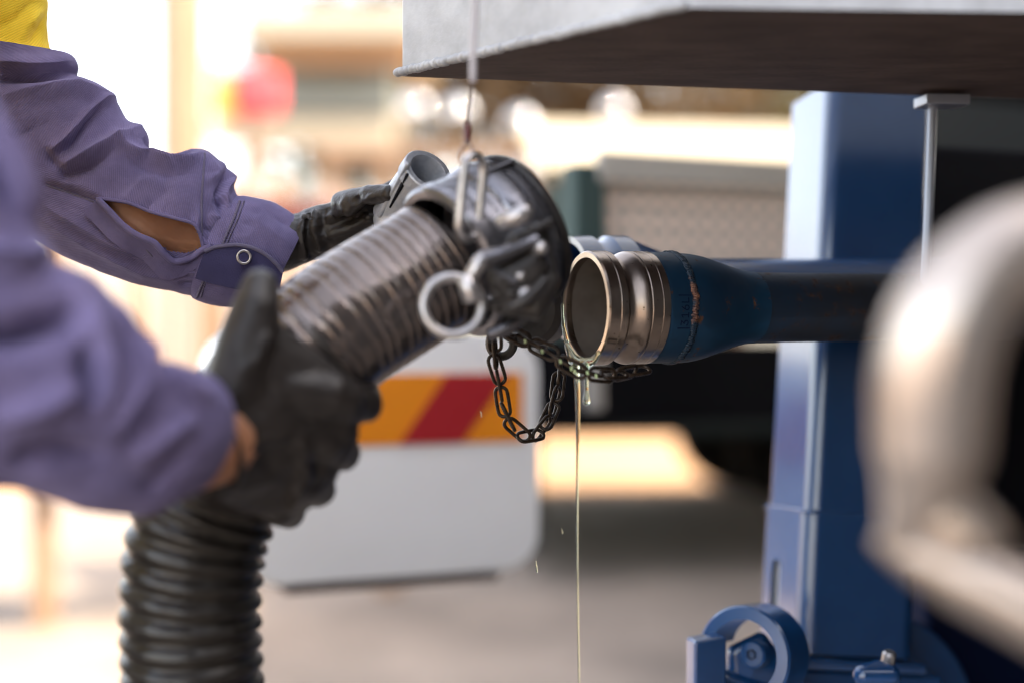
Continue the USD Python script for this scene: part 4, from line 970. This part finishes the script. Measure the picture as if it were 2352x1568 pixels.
# ---- pale board fence with a dark red rail
fc = thing('board_fence', 'pale upright board fence with a dark red rail behind the arms', 'fence', (-1.2, 5.0, 0))
fa, fb = np.array([-1.62, 4.9, 0]), np.array([-.42, 5.6, 0])
fx = nrm(fb - fa); fy = np.cross(EZ, fx)
nB = 15
for k in range(nB):
    t = (k + .5) / nB
    h = 1.66 - .12 * t + RNG.normal(0, .02)
    o = fa + (fb - fa) * t
    a_ = .5 if k % 2 else .25
    part(fc, 'board', place(rbox((.076, .022, h - .5), .004, 6), o + EZ * (.5 + (h - .5) / 2), nrm(fx + fy * (RNG.normal(0, .05))), nrm(fy - fx * 0), EZ), M['boards2'] if k % 3 else M['boards'])
part(fc, 'rail', place(rbox((1.45, .06, .06), .005), (fa + fb) / 2 + EZ * 1.42 + fy * .05, fx, fy, EZ), M['boards'])
part(fc, 'red_rail', place(rbox((.85, .05, .10), .006), fa * .28 + fb * .72 + EZ * 1.475 - fy * .04, fx, fy, EZ), M['darkred'])
for t in (.02, .5, .98):
    part(fc, 'fence_post', place(rbox((.08, .08, 1.5), .005), fa + (fb - fa) * t + EZ * .75 + fy * .1, fx, fy, EZ), M['boards'])

def pole(name, label, u, d, w, top, m_, cap=True):
    p = at(u, 784, d)
    pr = thing(name, label, 'post', (p[0], d, 0))
    part(pr, 'shaft', place(rbox((w, w, top), .01), (p[0], d, top / 2), nrm([.8, .5, 0]), nrm([-.5, .8, 0]), EZ), m_)
    part(pr, 'base', place(rbox((w * 2.2, w * 2.2, .03), .004), (p[0], d, .016)), m_)
    part(pr, 'cap', place(rbox((w * 1.2, w * 1.2, .03), .006), (p[0], d, top + .012), nrm([.8, .5, 0]), nrm([-.5, .8, 0]), EZ), m_)
pole('yard_post', 'tall beige post in the bright upper left background', 418, 5.4, .15, 3.2, M['boards'])

# red and yellow box on a stand
rb = at(556, 215, 7.0)
ry = thing('control_box', 'blurred red and yellow box on a stand in the upper left background', 'box', (rb[0], 7.0, 0))
part(ry, 'red_box', place(rbox((.24, .2, .22), .03), rb + [.06, 0, 0], nrm([.9, .4, 0]), nrm([-.4, .9, 0]), EZ), M['redbright'], label='red box')
part(ry, 'yellow_lid', place(rbox((.12, .18, .20), .03), rb + [-.085, -.02, -.03], nrm([.9, .4, 0]), nrm([-.4, .9, 0]), EZ), M['yellowbright'], label='yellow side')
part(ry, 'stand', place(rbox((.06, .06, rb[2] - .12), .005), (rb[0] + .03, 7.0, (rb[2] - .12) / 2)), M['boards'])

# trees and a long pale building far behind
def tree(name, label, p, H_, R, leaf, n, seed, group=None):
    rg = np.random.default_rng(seed)
    t = thing(name, label, 'tree', p, group)
    p = np.array(p, float)
    part(t, 'trunk', tube([p, p + [0.05, .02, H_ * .3], p + [-.05, .05, H_ * .62]], [.16, .12, .07], 20, 12), M['bark'], smooth=True)
    for k in range(5):
        a = k * 1.3 + rg.random()
        b0 = p + [0, 0, H_ * (.35 + .06 * k)]
        part(t, 'limb', tube([b0, b0 + [math.cos(a) * R * .4, math.sin(a) * R * .4, H_ * .1], b0 + [math.cos(a) * R * .8, math.sin(a) * R * .8, H_ * .18]], [.06, .04, .02], 12, 8), M['bark'], smooth=True)
    cl = rg.normal(0, 1, (26, 3)); cl /= np.linalg.norm(cl, axis=1, keepdims=True)
    cl = p + [0, 0, H_ * .66] + cl * rg.random((26, 1)) ** .5 * [R, R, H_ * .34]
    c = cl[rg.integers(0, 26, n)] + rg.normal(0, 1, (n, 3)) * R * .2
    q = rg.normal(0, 1, (n, 2, 3)); q /= np.linalg.norm(q, axis=2, keepdims=True)
    s = .06 + .07 * rg.random((n, 1))
    V = np.stack([c - q[:, 0] * s, c + q[:, 1] * s * .6, c + q[:, 0] * s, c - q[:, 1] * s * .6], 1).reshape(-1, 3)
    f = (np.arange(n)[:, None] * 4 + [0, 1, 2, 3])
    part(t, 'crown', trimesh.Trimesh(V, tri(f), process=False), leaf, smooth=False, kind='stuff')
tree('dry_tree', 'brown leaved tree far behind the pipe, under the deck plate', (0.75, 15.5, 0), 5.6, 2.2, M['leaf_dry'], 9000, 1)
tree('olive_tree', 'olive tree far behind, next to the blue leg', (2.6, 17, 0), 5.2, 1.9, M['leaf_olive'], 5000, 2)
tree('grey_tree', 'pale olive tree in the far upper left background', (-2.2, 19, 0), 6.2, 2.0, M['leaf_olive'], 4000, 3)

sh = thing('blocker_wall', 'dark unseen wall added behind the camera and to its right to block light', 'wall', (2.0, -1.9, 0))
for k in range(4):  # invented wall, darkens faces turned to it and stops the sun
    part(sh, 'blocker_sheet', place(rbox((.66, .05, 4.4), .008, 6), (0.0 + .33 + k * .67, -1.9, 2.2)), M['shed'])
for k in range(5):
    part(sh, 'blocker_sheet', place(rbox((.05, .66, 4.4), .008, 6), (2.62, -1.5 + k * .67, 2.2)), M['shed'])
print('built', len([p for p in stage.Traverse()]))
